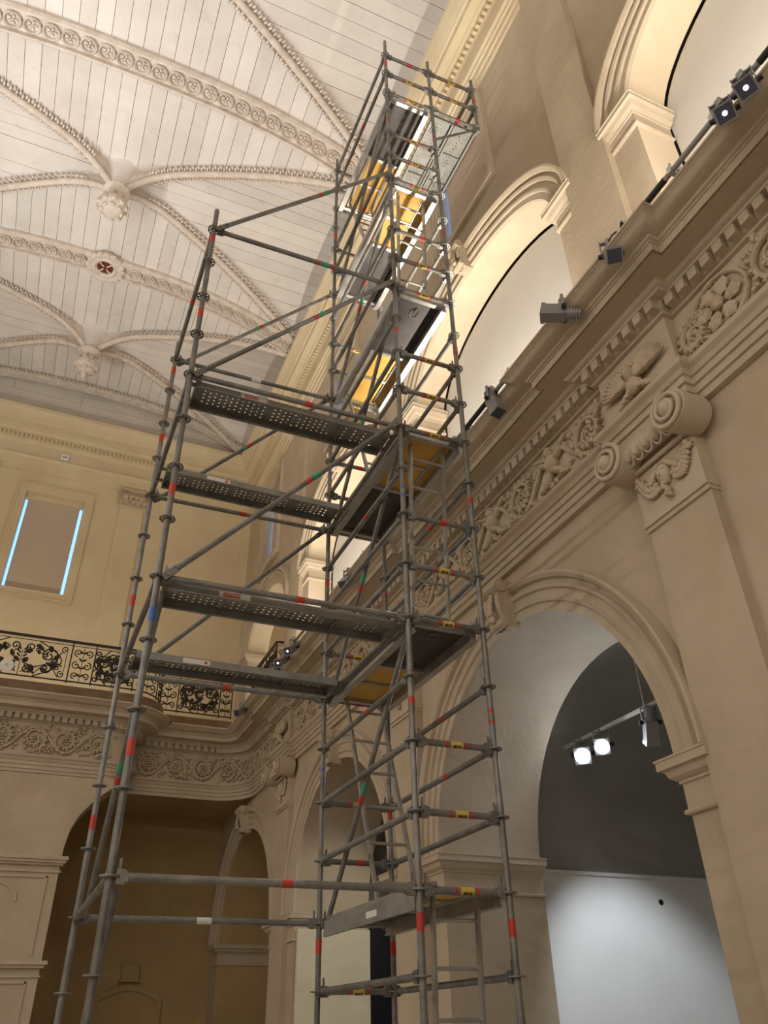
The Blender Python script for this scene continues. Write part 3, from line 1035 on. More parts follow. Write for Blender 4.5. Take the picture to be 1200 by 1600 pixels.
# plank-clad lunettes above the cornices
for j in range(5):
    za, zb_ = Z(15.10) + 0.30 * j, Z(15.10) + 0.30 * (j + 1)
    xe = HA * min(1, max(0, (ZR - za) / DROP) ** (1 / PW))
    for i in range(4):
        a, c = RX - xe + 2 * xe * i / 4, RX - xe + 2 * xe * (i + 1) / 4
        if c > -4.5 and za < ZR - 0.02:
            G().box(a + 0.004, c - 0.004, YB - 0.16 - random.uniform(0, 0.006), YB - 0.12, za + 0.005, min(zb_, ZR) - 0.005).build('plank', PLANK, ceiling, smooth=None)
G().box(XW - 0.03, XW - 0.005, YF, YB - 0.12, Z(15.16), Z(16.9)).build('lunette_lining', PLANK, ceiling, smooth=None)


# transverse ribs with guilloche of rosettes
rosm = G()
rosm.lathe((0, 0, 0), [(0.145, 0.0), (0.170, -0.05), (0.152, -0.075), (0.125, -0.05), (0.125, 0.0)], (0, 0, 1), 18)
for k in range(5):
    a = 2 * pi * k / 5
    rosm.ell((0.062 * cos(a), 0.062 * sin(a), -0.015), (0.045 * cos(a), 0.045 * sin(a), 0), (-0.03 * sin(a), 0.03 * cos(a), 0), (0, 0, 0.05), 6, 4)
rosm.ell((0, 0, -0.03), (0.03, 0, 0), (0, 0.03, 0), (0, 0, 0.035), 6, 4)
rosm = rosm.mesh('rosette', RIBM, 50)


def cross_rib(y, w, h, ros, x0=XL, x1=XW):
    n = 48
    rs = []
    for i in range(n + 1):
        x = x0 + (x1 - x0) * i / n
        z = fz((x - RX) / HA)
        prof = [(-w, 0.02), (-w, -h * 0.6), (-w + 0.04, -h), (-w + 0.09, -h), (-w + 0.11, -h * 0.45), (w - 0.11, -h * 0.45), (w - 0.09, -h), (w - 0.04, -h), (w, -h * 0.6), (w, 0.02)]
        rs.append([(x, y + a, z + c) for a, c in prof])
    r = G().rings(rs, closed=False).build('transverse_rib', RIBM, ceiling, smooth=30)
    if ros:
        x = -4.4
        while x < 3.9:
            t = (x - RX) / HA
            z = fz(t)
            sl = (fz(t + 0.01) - fz(t - 0.01)) / (0.02 * HA)
            m = Matrix.Translation((x, y, z - h * 0.45)) @ Matrix.Rotation(-math.atan(sl), 4, 'Y')
            if not (abs(x - RX) < 0.55 and abs(y - 14.67) < 0.1):
                inst('rosette', rosm, r, m)
            x += 0.345
    if not ros and y > 15:
        c = G()
        for i in range(150):
            x = -4.6 + 8.8 * i / 149
            z = fz((x - RX) / HA)
            c.ell((x, y - w - 0.03 - 0.04 * (i % 2), z - h * 0.7), (0.035, 0.01, 0), (0, 0.05, 0), (0, 0, 0.05), 5, 3)
        c.build('leaf_cresting', RIBM, r, smooth=60, kind='stuff')
    return r


cross_rib(3.87, 0.30, 0.16, False)
cross_rib(9.27, 0.30, 0.16, True)
rb = cross_rib(14.67, 0.30, 0.16, True)
cross_rib(19.62, 0.16, 0.12, False)
# pierced medallion on the second rib
g = G()
zc = fz(0) - 0.12
g.lathe((RX, 14.67, zc), [(0.42, 0.1), (0.45, -0.03), (0.40, -0.09), (0.32, -0.06), (0.26, -0.10), (0.20, -0.05), (0.20, 0.05)], (0, 0, 1), 28)
for k in range(16):
    a = 2 * pi * k / 16
    g.ell((RX + 0.42 * cos(a), 14.67 + 0.42 * sin(a), zc - 0.04), (0.085, 0, 0), (0, 0.085, 0), (0, 0, 0.06), 6, 4)
for k in range(4):
    a = pi / 4 + pi / 2 * k
    g.tube((RX + 0.05 * cos(a), 14.67 + 0.05 * sin(a), zc - 0.05), (RX + 0.22 * cos(a), 14.67 + 0.22 * sin(a), zc - 0.05), 0.02, 6)
g.build('medallion', RIBM, ceiling, smooth=45)
G().lathe((RX, 14.67, zc - 0.0), [(0.2, 0), (0.2, 0.01)], (0, 0, 1), 20).build('medallion_vent', REDV, ceiling, smooth=None)


# diagonal ribs sweeping down to pendant bosses
def diag_rib(ym, b, sx, sy):
    n = 44
    rs, fin = [], []
    crest = G()
    d = V(sx * HA, sy * b, 0).normalized()
    pr = V(-d.y, d.x, 0)
    for i in range(n + 1):
        t = 1 - i / n
        t = 0.035 + 0.93 * t
        p = V(RX + sx * HA * t, ym + sy * b * t, 0)
        zz = fz(t)
        dip = 0.62 * max(0, 1 - t / 0.24) ** 2.2
        z = zz - 0.10 - dip
        w = 0.06
        rs.append([p + pr * a + V(0, 0, c) for a, c in ((-w, z + 0.06), (-w * 1.3, z), (-w * 0.9, z - 0.06), (0, z - 0.085), (w * 0.9, z - 0.06), (w * 1.3, z), (w, z + 0.06))])
        fin.append((p, z + 0.05, zz + 0.02))
        if t > 0.1:
            for sg in (-1, 1):
                for q in range(2):
                    tt = t + (0.93 / n) * q * 0.5
                    p2 = V(RX + sx * HA * tt, ym + sy * b * tt, 0)
                    crest.ell(p2 + pr * sg * (0.12 + 0.03 * q) + V(0, 0, z + 0.03), d * 0.032 + pr * sg * 0.02, pr * 0.05, V(0, 0, 0.045), 5, 3)
    g = G().rings(rs, closed=True, caps=True)
    for sg in (-1, 1):
        g.rings([[p + pr * sg * 0.07 + V(0, 0, a), p + pr * sg * 0.07 + V(0, 0, c)] for p, a, c in fin], closed=False)
    r = g.build('diagonal_rib', RIBM, ceiling, smooth=50)
    crest.build('leaf_cresting', RIBM, r, smooth=60, kind='stuff')


for bi in (1, 2, 3):
    y0, y1 = BAYS[bi]
    ym, b = (y0 + y1) / 2, (y1 - y0) / 2
    for sx in (-1, 1):
        for sy in (-1, 1):
            if bi == 1 and sy < 0:
                continue
            diag_rib(ym, b, sx, sy)
    # pendant boss
    g = G()
    zb = ZR - 0.80
    g.lathe((RX, ym, zb), [(0.30, 0.10), (0.22, 0.02), (0.16, -0.06), (0.20, -0.10), (0.17, -0.14), (0.20, -0.20), (0.30, -0.30), (0.32, -0.40), (0.26, -0.52), (0.15, -0.60), (0.05, -0.63)], (0, 0, 1), 20)
    for row, (zz, rr, m) in enumerate(((-0.28, 0.27, 10), (-0.42, 0.30, 10), (-0.54, 0.21, 8))):
        for k in range(m):
            a = 2 * pi * (k + 0.5 * row) / m
            g.ell((RX + rr * cos(a), ym + rr * sin(a), zb + zz), (0.05 * cos(a), 0.05 * sin(a), 0), (-0.075 * sin(a), 0.075 * cos(a), 0), (0, 0, 0.09), 6, 4)
    if bi == 3:
        g.lathe((RX, ym, zb - 0.6), [(0.10, 0.0), (0.07, -0.05), (0.09, -0.12), (0.04, -0.18), (0.03, -0.26)], (0, 0, 1), 10)
    g.build('pendant_boss', RIBM, ceiling, smooth=60)
    G().lathe((RX, ym, zb), [(0.16, 0.02), (0.19, 0.15), (0.23, 0.35), (0.30, 0.58), (0.38, 0.76), (0.46, 0.83)], (0, 0, 1), 24).build('boss_bell', PLANK, ceiling, smooth=60)

# ------------------------------------------------------------------ scaffold
S1, S2, S3, S4 = (2.517, 5.152), (3.203, 5.137), (2.519, 7.136), (3.205, 7.121)
LA, LB = (0.532, 5.195), (0.533, 7.180)
S5, S6 = (3.935, 5.122), (3.937, 7.105)
ZK = lambda k: 0.796 + E + 0.5 * k
TR = 0.02415
scaf = empty('scaffold_tower', (2.2, 6.15, 0), label='grey galvanised ringlock scaffold tower with ladders and a lower side bay', cat='scaffold')
# rosette mesh (origin at disc centre)
g = G()


def annulus(g, r0, r1, h, n=20):
    g.rings([[(r * cos(2 * pi * i / n), r * sin(2 * pi * i / n), z) for i in range(n)] for r, z in ((r0, -h), (r1, -h), (r1, h), (r0, h))], loop=True)


annulus(g, 0.050, 0.061, 0.0045)
annulus(g, 0.0235, 0.033, 0.006)
for k in range(8):
    a = pi / 8 + pi / 4 * k
    g.obox((0.042 * cos(a), 0.042 * sin(a), 0), (0.011 * cos(a), 0.011 * sin(a), 0), (-0.006 * sin(a), 0.006 * cos(a), 0), (0, 0, 0.004))
ROS = g.mesh('rosette', GALV, 40)
TAPES = {}


def tape(part, p, q, t, col, ln=0.10, r=TR + 0.0015):
    p, q = Vector(p), Vector(q)
    d = (q - p)
    L = d.length
    d = d / L
    key = (col.name, round(ln, 3), round(r, 4))
    if key not in TAPES:
        TAPES[key] = G().lathe((0, 0, -ln / 2), [(r, 0), (r, ln)], (0, 0, 1), 12).mesh('tape', col, 40)
    m = Matrix.Translation(p + d * (L * t)) @ d.to_track_quat('Z', 'Y').to_matrix().to_4x4()
    return inst('tape', TAPES[key], part, m)


def standard(xy, k0, k1, topk, tapes=(), zbot=None):
    x, y = xy
    g = G()
    zb = 0.22 if zbot is None else zbot
    zt = topk
    z = zb
    g.tube((x, y, zb), (x, y, zt), TR, 14)
    if zbot is None:
        g.tube((x, y, 0.02), (x, y, 0.3), 0.018, 10)
        g.box(x - 0.075, x + 0.075, y - 0.075, y + 0.075, 0, 0.012)
        g.tube((x, y, 0.16), (x, y, 0.22), 0.034, 8)
    o = g.build('standard', GALV, scaf)
    for k in range(k0, k1 + 1):
        inst('rosette', ROS, o, Matrix.Translation((x, y, ZK(k))) @ Matrix.Rotation(0.02, 4, 'Z'))
    for zz, c in tapes:
        tape(o, (x, y, 0), (x, y, 1), zz, c, 0.11)
    # spigot joints every 2 m
    for kk in range(k0 + 2, k1, 4):
        g = G().lathe((x, y, ZK(kk) + 0.22), [(TR + 0.002, 0), (TR + 0.0025, 0.01), (TR + 0.0025, 0.05), (TR + 0.002, 0.06)], (0, 0, 1), 12)
        g.build('joint_collar', GALV, o)
    return o


standard(LA, -4, 12, 8.66, ((8.19, RED), (7.11, RED), (5.12, RED), (4.04, BLU), (3.10, RED)))
standard(LB, -4, 12, 8.64, ((8.16, RED), (7.13, RED), (5.10, RED), (3.05, RED)))
standard(S1, -4, 22, 13.75, ((13.11, RED), (11.62, RED), (7.62, RED), (5.60, BLU), (3.62, RED), (2.15, RED)))
standard(S2, -4, 22, 13.66, ((11.61, RED), (9.61, RED), (7.60, RED), (5.63, RED), (3.60, RED), (2.13, RED)))
standard(S3, -4, 22, 13.67, ((11.66, RED), (9.60, PUR), (7.61, PUR), (5.64, RED), (3.61, PUR), (2.17, RED)))
standard(S4, -4, 22, 13.67, ((9.6, RED), (5.6, RED), (3.3, RED), (2.17, RED)))
standard(S5, 20, 22, 13.66, ((13.05, RED),), zbot=ZK(20) - 0.08)
standard(S6, 20, 22, 13.66, (), zbot=ZK(20) - 0.08)


def head(g, p, d):
    """wedge head at a tube end; p on the standard axis, d unit vector along the tube"""
    up = V(0, 0, 1)
    sd = d.cross(up).normalized()
    g.obox(p + d * 0.060, d * 0.026, sd * 0.020, up * 0.040)
    g.obox(p + d * 0.090, d * 0.012, sd * 0.026, up * 0.028)
    g.obox(p + d * 0.050 + up * 0.045, d * 0.008, sd * 0.004, up * 0.055)


def ledger(a, b, k, kb=None, name='ledger', tapes=(), r=TR, ts=None):
    kb = k if kb is None else kb
    p, q = V(*a, ZK(k)), V(*b, ZK(kb))
    d = (q - p).normalized()
    g = G()
    g.tube(p + d * 0.09, q - d * 0.09, r, 12)
    dh = V(d.x, d.y, 0).normalized()
    head(g, p, dh)
    head(g, q, -dh)
    o = g.build(name, GALV, scaf)
    for t, c, ln in tapes:
        tape(o, p, q, t, c, ln, r + 0.0015)
        if c is YEL:
            m = p + (q - p) * t + V(0, -0.7, -0.7).normalized() * (r + 0.002)
            gi = G()
            e1 = V(0, -0.7, 0.7).normalized()
            for u, ww in ((-0.028, 0.005), (-0.012, 0.008), (0.008, 0.005), (0.026, 0.007)):
                gi.obox(m + d * u, d * ww, e1 * 0.011, V(0, 0.001, 0.001))
            gi.build('tape_print', INK, o, smooth=None, kind='stuff')
    return o


def brace(a, ka, b, kb, tapes=((0.55, RED, 0.06), (0.585, GRN, 0.07)), off=0.05):
    p, q = V(*a, ZK(ka)), V(*b, ZK(kb))
    dh = V(q.x - p.x, q.y - p.y, 0).normalized()
    sd = V(dh.y, -dh.x, 0) * off
    p2, q2 = p + dh * 0.06 + sd, q - dh * 0.06 + sd
    d = (q2 - p2).normalized()
    g = G().tube(p2 + d * 0.08, q2 - d * 0.08, 0.0225, 12)
    for e, s_ in ((p2, 1), (q2, -1)):
        nn = d.cross(sd.normalized())
        g.obox(e + d * s_ * 0.03, d * 0.07, nn * 0.026, sd.normalized() * 0.008)
        g.tube(e - sd, e + sd * 0.3, 0.014, 8)
        g.obox(e - sd + V(0, 0, 0.02), dh * 0.01, V(0, 0, 0.055), sd.normalized() * 0.006)
    o = g.build('diagonal_brace', GALV, scaf)
    for t, c, ln in tapes:
        tape(o, p2, q2, t, c, ln, 0.0245)
    return o


DK = (0, 4, 8, 12, 16, 20)
YT_ = ((0.52, YEL, 0.10), (0.40, RED, 0.02), (0.64, RED, 0.02))
RT_ = ((0.55, RED, 0.07),)
# short transoms
for k in (-1, 0, 1, 2, 4, 5, 6, 8, 9, 10, 12, 13, 14, 16, 17, 18, 20, 21, 22):
    if k != -1:
        ledger(S1, S2, k, name='transom', tapes=RT_ if k in (6, 14, 22) else YT_)
    ledger(S3, S4, k, name='transom', tapes=RT_ if k % 3 == 1 else YT_)
for k in (20, 21, 22):
    ledger(S2, S5, k, name='transom', tapes=YT_ if k > 20 else RT_)
    ledger(S4, S6, k, name='transom')
# long ledgers of the tower
for k in (-1, 1, 2, 3, 5, 6, 7, 9, 10, 11, 13, 14, 15, 17, 18, 21, 22):
    ledger(S1, S3, k, tapes=((0.42, RED, 0.06),) if k in (3, 7, 14, 17, 21) else ())
    if k not in (21, 22):
        ledger(S2, S4, k, tapes=((0.40, RED, 0.06),) if k in (2, 3, 7, 9, 13) else ())
for k in (20, 21, 22):
    ledger(S5, S6, k)
# side bay
for k in (0, 4, 8, 12):
    ledger(LA, S1, k, tapes=((0.54, RED, 0.07),) if k < 12 else ((0.60, GRN, 0.06), (0.56, RED, 0.03), (0.64, RED, 0.03)))
    ledger(LB, S3, k, tapes=((0.50, LABW, 0.12),) if k in (0, 12) else ((0.50, RED, 0.07),))
    ledger(LA, LB, k, name='transom', tapes=((0.5, RED, 0.07),) if k in (12,) else ())
    if k in (4, 8):
        ledger(S1, S3, k, name='transom')
# braces
for k in (0, 4, 8, 12):
    brace(S3, k, S1, k + 4, tapes=((0.42, RED, 0.06), (0.46, GRN, 0.07)), off=-0.05)
brace(S3, 16, S1, 20, tapes=(), off=-0.05)
for k in (4, 8, 12):
    brace(LA, k, S1, k + 4)
    brace(LB, k, S3, k + 4, tapes=((0.5, RED, 0.05), (0.47, GRN, 0.06)), off=-0.05)
brace(LB, 0, LA, 4, tapes=((0.42, RED, 0.05), (0.46, GRN, 0.07)), off=-0.06)
brace(LB, -4, LA, 0, tapes=(), off=-0.06)


# perforated steel planks
def perf_mesh(L, W, H=0.065):
    """plank along local X from 0..L, local Y 0..W, top at z=0"""
    g = G()
    m = 0.035
    ny = max(3, int((W - 2 * m) / 0.05))
    nx = int((L - 0.12) / 0.05)
    x0 = (L - nx * 0.05) / 2
    y0 = (W - ny * 0.05) / 2
    c8 = [(cos(pi / 4 * k + pi / 8), sin(pi / 4 * k + pi / 8)) for k in range(8)]
    for i in range(nx):
        for j in range(ny):
            cx, cy = x0 + 0.05 * (i + 0.5), y0 + 0.05 * (j + 0.5)
            if i % 13 == 12:
                g.add([(cx - .025, cy - .025, 0), (cx + .025, cy - .025, 0), (cx + .025, cy + .025, 0), (cx - .025, cy + .025, 0)], [(0, 1, 2, 3)])
                continue
            sh = 0.0
            out = []
            for a, b in c8:
                k = 0.025 / max(abs(a), abs(b))
                out.append((cx + a * k, cy + b * k, 0))
            inn = [(cx + a * 0.0095, cy + b * 0.0095 + (0.007 if i % 2 else -0.007), 0) for a, b in c8]
            v = out + inn
            g.add(v, [(k, (k + 1) % 8, 8 + (k + 1) % 8, 8 + k) for k in range(8)])
            cor = [(cx + sx * .025, cy + sy * .025, 0) for sx, sy in ((1, 1), (-1, 1), (-1, -1), (1, -1))]
            for q, (a, b) in enumerate(((0, 1), (2, 3), (4, 5), (6, 7))):
                g.add([out[a], cor[q], out[b]], [(0, 1, 2)])
    t = 0.0
    for xa, xb, ya, yb in ((0, x0, 0, W), (L - x0, L, 0, W), (x0, L - x0, 0, y0), (x0, L - x0, W - y0, W)):
        g.add([(xa, ya, t), (xb, ya, t), (xb, yb, t), (xa, yb, t)], [(0, 1, 2, 3)])
    # side flanges with inward lips, stiffening ribs, end plates and hooks
    g.box(0, L, 0, 0.004, -H, 0.0)
    g.box(0, L, W - 0.004, W, -H, 0.0)
    g.box(0, L, 0.004, 0.028, -H, -H + 0.003)
    g.box(0, L, W - 0.028, W - 0.004, -H, -H + 0.003)
    g.box(0, 0.005, 0, W, -H, 0)
    g.box(L - 0.005, L, 0, W, -H, 0)
    for f in (0.25, 0.5, 0.75):
        g.box(L * f - 0.006, L * f + 0.006, 0.004, W - 0.004, -0.03, -0.001)
    for xx, s_ in ((0, -1), (L, 1)):
        for yy in (0.06, W - 0.06):
            g.box(min(xx, xx + s_ * 0.07), max(xx, xx + s_ * 0.07), yy - 0.02, yy + 0.02, -0.012, 0.004)
            g.box(min(xx + s_ * 0.05, xx + s_ * 0.07), max(xx + s_ * 0.05, xx + s_ * 0.07), yy - 0.02, yy + 0.02, -0.05, 0)
    return g.mesh('steel_plank', GALV2, None)


PL = perf_mesh(1.86, 0.32)
stick = G().box(0, 0.24, -0.002, 0, -0.022, 0.022).mesh('sticker', LABW, None)
stick2 = G().box(0.03, 0.16, -0.0035, -0.001, -0.016, 0.016).mesh('sticker_print', RED, None)
stick3 = G().box(0.19, 0.215, -0.0035, -0.001, -0.012, 0.012).mesh('sticker_print', RED, None)
stick4 = G()
for a in range(9):
    stick4.box(0.035 + 0.014 * a, 0.044 + 0.014 * a, -0.0045, -0.003, -0.005, 0.006)
stick4 = stick4.mesh('sticker_print', LABW, None)
for k in (4, 8):
    for yy in (5.26, 6.60):
        o = inst('steel_plank', PL, scaf, Matrix.Translation((0.595, yy, ZK(k) + 0.012)))
        for m_ in ((stick, stick2, stick4) if yy < 6 else (stick, stick3)):
            inst('sticker', m_, o, Matrix.Translation((1.0, yy - 0.001, ZK(k) - 0.02)))
PL2 = perf_mesh(1.86, 0.335)
for xx in (3.585, 3.935):
    inst('steel_plank', PL2, scaf, Matrix.Translation((xx, 5.19, ZK(20) + 0.03)) @ Matrix.Rotation(pi / 2, 4, 'Z'))
# bracket props of the top platform
for a, b in ((S2, S5), (S4, S6)):
    g = G().tube((a[0] + 0.03, a[1], ZK(18) + 0.3), (b[0] - 0.03, b[1], ZK(20) - 0.04), 0.018, 10)
    g.build('bracket_prop', GALV, scaf)


# alloy decks with black board and yellow hatch
def deck(k):
    xa, xb, ya, yb = S1[0] + 0.035, S2[0] - 0.035, 5.20, 7.09
    z = ZK(k)
    g = G()
    for x in (xa, xb - 0.045):
        g.box(x, x + 0.045, ya, yb, z - 0.075, z + 0.045)
        g.box(x - 0.012, x + 0.057, ya, yb, z - 0.085, z - 0.073)
    for y in (ya, yb - 0.05):
        g.box(xa + 0.045, xb - 0.045, y, y + 0.05, z - 0.02, z + 0.03)
    ymid = 6.12
    g.box(xa + 0.045, xb - 0.045, ymid - 0.02, ymid + 0.02, z - 0.02, z + 0.03)
    for x in (xa + 0.05, xb - 0.09):
        for y, s_ in ((ya, -1), (yb, 1)):
            g.box(x, x + 0.04, min(y, y + s_ * 0.08), max(y, y + s_ * 0.08), z + 0.02, z + 0.05)
    o = g.build('deck', ALU, scaf, smooth=None)
    near_black = (k // 4) % 2 == 1
    for (u, v_), near in (((ya + 0.05, ymid - 0.02), True), ((ymid + 0.02, yb - 0.05), False)):
        black = near == near_black
        gb = G().box(xa + 0.045, xb - 0.045, u, v_, z + 0.018, z + 0.030)
        gb.build('deck_board' if black else 'hatch', PLYB if black else PLYY, o, smooth=None)
        if black:
            gs = G().ptube([V(xa + 0.33 + 0.05 * cos(t), (u + v_) / 2 - 0.25 + 0.06 * sin(t), z + 0.012) for t in [i * 0.4 for i in range(17)]], 0.004, 5)
            gs.tube((xa + 0.33, (u + v_) / 2 - 0.33, z + 0.012), (xa + 0.33, (u + v_) / 2 - 0.27, z + 0.008), 0.008, 6)
            gs.build('deck_latch', GALV, o)
        else:
            gs = G()
            for x in (xa + 0.10, xb - 0.14):
                gs.box(x, x + 0.035, u, v_, z + 0.002, z + 0.018)
            gs.box(xa + 0.09, xb - 0.09, (u + v_) / 2 - 0.02, (u + v_) / 2 + 0.02, z + 0.0, z + 0.018)
            gs.build('hatch_batten', ALU, o, smooth=None)
    return near_black


def ladder(x0, x1, ytop, ybot, ztop, zbot):
    o = G()
    for x in (x0, x1):
        c = V(x, (ytop + ybot) / 2, (ztop + zbot) / 2)
        d = V(0, ybot - ytop, zbot - ztop)
        L = d.length
        d.normalize()
        o.obox(c, V(0.011, 0, 0), d * L / 2, V(1, 0, 0).cross(d) * 0.024)
    o = o.build('ladder', ALU, scaf, smooth=None)
    n = int((ztop - zbot) / 0.28)
    rm = G().tube((x0, 0, 0), (x1, 0, 0), 0.014, 8).mesh('rung', ALU, 40)
    for i in range(n):
        t = (i + 0.5) / n
        inst('rung', rm, o, Matrix.Translation((0, ytop + (ybot - ytop) * t, ztop + (zbot - ztop) * t)))


for k in DK:
    nb = deck(k)
    zb = ZK(k - 4) + 0.05 if k else 0.02
    if nb:                                   # hatch at the far end
        ladder(2.69, 3.05, 6.97, 6.25, ZK(k) - 0.01, zb)
    else:
        ladder(2.71, 3.06, 5.34, 5.46, ZK(k) - 0.01, zb)
G().box(S1[0] + 0.012, S1[0] + 0.035, 5.25, 7.05, ZK(0) - 0.11, ZK(0) + 0.01).build('toe_board', GALV2, scaf, smooth=None)
G().box(S1[0] + 0.008, S1[0] + 0.012, 5.90, 6.10, ZK(0) - 0.075, ZK(0) - 0.03).build('sticker', LABW, scaf, smooth=None)

# ------------------------------------------------------------------ balcony railing
RP = Path([(-3.2, 16.28)] + arc(1.45, 17.02, 0.74, -90, -8, 8) + [(2.24, 17.28)] + [(3.86, 17.28)])
rail = empty('balcony_railing', (0, 16.3, Z(5.9)), label='black wrought iron scrollwork railing along the back balcony', cat='railing')


def iron_scroll(g, P, s, v, R, sg, rot, r=0.014, turns=1.4, n=26):
    pts = []
    for i in range(n):
        t = i / (n - 1)
        a = rot + sg * t * 2 * pi * turns
        q = R * (1 - 0.85 * t)
        pts.append(P(s + cos(a) * q, v + sin(a) * q, 0))
    g.ptube(pts, r * 1.3, 5)


def iron_leaf(g, P, s, v, a, ln, wd):
    c = P(s + cos(a) * ln / 2, v + sin(a) * ln / 2, 0.0)
    du = (P(s + 0.01, v, 0) - P(s - 0.01, v, 0)).normalized()
    ax = du * cos(a) + V(0, 0, 1) * sin(a)
    bx = V(0, 0, 1) * cos(a) - du * sin(a)
    g.ell(c, ax * ln / 2, bx * wd, du.cross(V(0, 0, 1)) * 0.012, 6, 4)


def iron_panel(P, s0, s1, v0, v1, parent):
    g = G()
    W, H = s1 - s0, v1 - v0
    sm, vm = (s0 + s1) / 2, (v0 + v1) / 2
    if W > 0.7:
        # inner frame lines
        for sg in (-1, 1):
            e = sm + sg * W / 2
            g.tube(P(e - sg * 0.09, v0 + 0.10 * H, 0), P(e - sg * 0.09, v1 - 0.10 * H, 0), 0.007, 5)
            h2 = W / 2
            iron_scroll(g, P, sm + sg * h2 * 0.55, vm + H * 0.12, H * 0.27, sg, -pi / 2, 0.013, 1.5)
            iron_scroll(g, P, sm + sg * h2 * 0.52, vm - H * 0.25, H * 0.17, -sg, pi / 2, 0.012, 1.4)
            iron_scroll(g, P, sm + sg * h2 * 0.16, vm + H * 0.30, H * 0.13, -sg, -pi / 2, 0.012, 1.4)
            iron_scroll(g, P, sm + sg * h2 * 0.16, vm - H * 0.33, H * 0.11, sg, pi / 2, 0.012, 1.4)
            iron_scroll(g, P, sm + sg * h2 * 0.86, vm - H * 0.36, H * 0.10, sg, pi / 2, 0.010, 1.3)
            iron_scroll(g, P, sm + sg * h2 * 0.86, vm + H * 0.36, H * 0.10, -sg, -pi / 2, 0.010, 1.3)
            g.ptube([P(sm + sg * h2 * (0.05 + 0.75 * t), vm - H * 0.42 + H * 0.70 * t ** 1.6 + 0.05 * sin(6 * t), 0) for t in [i / 12 for i in range(13)]], 0.012, 5)
            g.ptube([P(sm + sg * h2 * (0.80 - 0.5 * t), vm - H * 0.45 + H * 0.30 * sin(pi * t), 0) for t in [i / 10 for i in range(11)]], 0.010, 5)
            for k in range(16):
                a = random.uniform(0, 2 * pi)
                iron_leaf(g, P, sm + sg * h2 * (0.40 + 0.25 * cos(k * 0.8)), vm + H * (0.02 + 0.26 * sin(k * 0.8)), k * 0.8 + (0.7 if sg > 0 else pi - 0.7), H * 0.20, H * 0.05)
            for k in range(4):
                iron_leaf(g, P, sm + sg * 0.02, vm + H * (-0.1 + 0.1 * k), pi / 2 - sg * 0.8, H * 0.15, H * 0.03)
            for q in range(7):
                uu = 0.14 + 0.72 * ((q * 0.37) % 1.0)
                vv = -0.36 + 0.72 * ((q * 0.61 + 0.2) % 1.0)
                iron_scroll(g, P, sm + sg * h2 * uu, vm + H * vv, H * (0.075 + 0.02 * (q % 3)), sg * (1 if q % 2 else -1), q * 1.3 if sg > 0 else pi - q * 1.3, 0.010, 1.3, 18)
                iron_leaf(g, P, sm + sg * h2 * uu, vm + H * vv, q * 1.9 if sg > 0 else pi - q * 1.9, H * 0.16, H * 0.035)
            g.ptube([P(sm + sg * h2 * (0.30 + 0.52 * sin(pi * t)), v0 + H * t, 0) for t in [i / 16 for i in range(17)]], 0.013, 5)
        g.tube(P(sm, v0, 0), P(sm, vm + 0.2 * H, 0), 0.008, 5)
    else:
        for sg in (-1, 1):
            for vv, sc, tw in ((0.32, 0.75, 1), (-0.05, 0.8, -1), (-0.33, 0.65, 1)):
                iron_scroll(g, P, sm + sg * W * 0.23, vm + H * vv, W * 0.24 * sc, sg * tw, -tw * pi / 2, 0.010, 1.3, 20)
            for k in range(4):
                iron_leaf(g, P, sm, vm + H * (-0.36 + 0.22 * k), pi / 2 - sg * 0.9, H * 0.14, H * 0.03)
        g.tube(P(sm, v0, 0), P(sm, v1, 0), 0.007, 5)
    g.build('scrollwork_panel', IRON, parent, smooth=50)


def railing(P, root, posts, v0, v1):
    L = P.s[-1]
    n = max(2, int(L / 0.12))
    g = G()
    for vv, hh, ww in ((v1, 0.022, 0.03),):
        g.rings([[P(L * i / n, vv + b, a) for a, b in ((-ww, -hh), (ww, -hh), (ww, hh), (-ww, hh))] for i in range(n + 1)], caps=True)
    g.build('handrail', IRON, root)
    g = G()
    g.rings([[P(L * i / n, v0 + b, a) for a, b in ((-0.012, -0.012), (0.012, -0.012), (0.012, 0.012), (-0.012, 0.012))] for i in range(n + 1)], caps=True)
    g.build('bottom_rail', IRON, root)
    g = G()
    g.rings([[P(L * i / n, v1 - 0.08 + b, a) for a, b in ((-0.007, -0.006), (0.007, -0.006), (0.007, 0.006), (-0.007, 0.006))] for i in range(n + 1)], caps=True)
    g.build('upper_bar', IRON, root)
    for s in posts:
        G().tube(P(s, v0 - 0.04, 0), P(s, v1, 0), 0.014, 6).build('post', IRON, root)
    for a, b in zip(posts, posts[1:]):
        iron_panel(P, a, b, v0 + 0.015, v1 - 0.085, root)


def s_at(P, x, y):
    return min(((P.p[i] + (P.p[i + 1] - P.p[i]) * f - V(x, y, 0)).length, P.s[i] + (P.s[i + 1] - P.s[i]) * f) for i in range(len(P.p) - 1) for f in [j / 60 for j in range(61)])[1]


sx_ = lambda x: s_at(RP, x, 16.28)
ps = [0.05, sx_(-2.1), sx_(-1.62), sx_(0.20), sx_(0.66), sx_(1.5), s_at(RP, 2.05, 16.6), s_at(RP, 2.24, 17.2), s_at(RP, 2.62, 17.28), s_at(RP, 3.55, 17.28), RP.s[-1] - 0.02]
railing(RP, rail, ps, Z(6.05), Z(6.90))
n = int(RP.s[-1] / 0.1)
G().rings([[RP(RP.s[-1] * i / n, b, a) for a, b in ((-0.10, Z(5.66)), (0.10, Z(5.66)), (0.10, Z(5.92)), (-0.10, Z(5.92)))] for i in range(n + 1)], caps=True).build('tribune_kerb', WOOD, wall_tribune)
g = G().lathe((-0.93, 16.22, Z(6.20)), [(0.13, 0), (0.13, 0.012)], (0, -1, 0), 24)
sg_ = g.build('round_sign', WHITE, label='small round white sign fixed to the balcony railing', cat='sign')
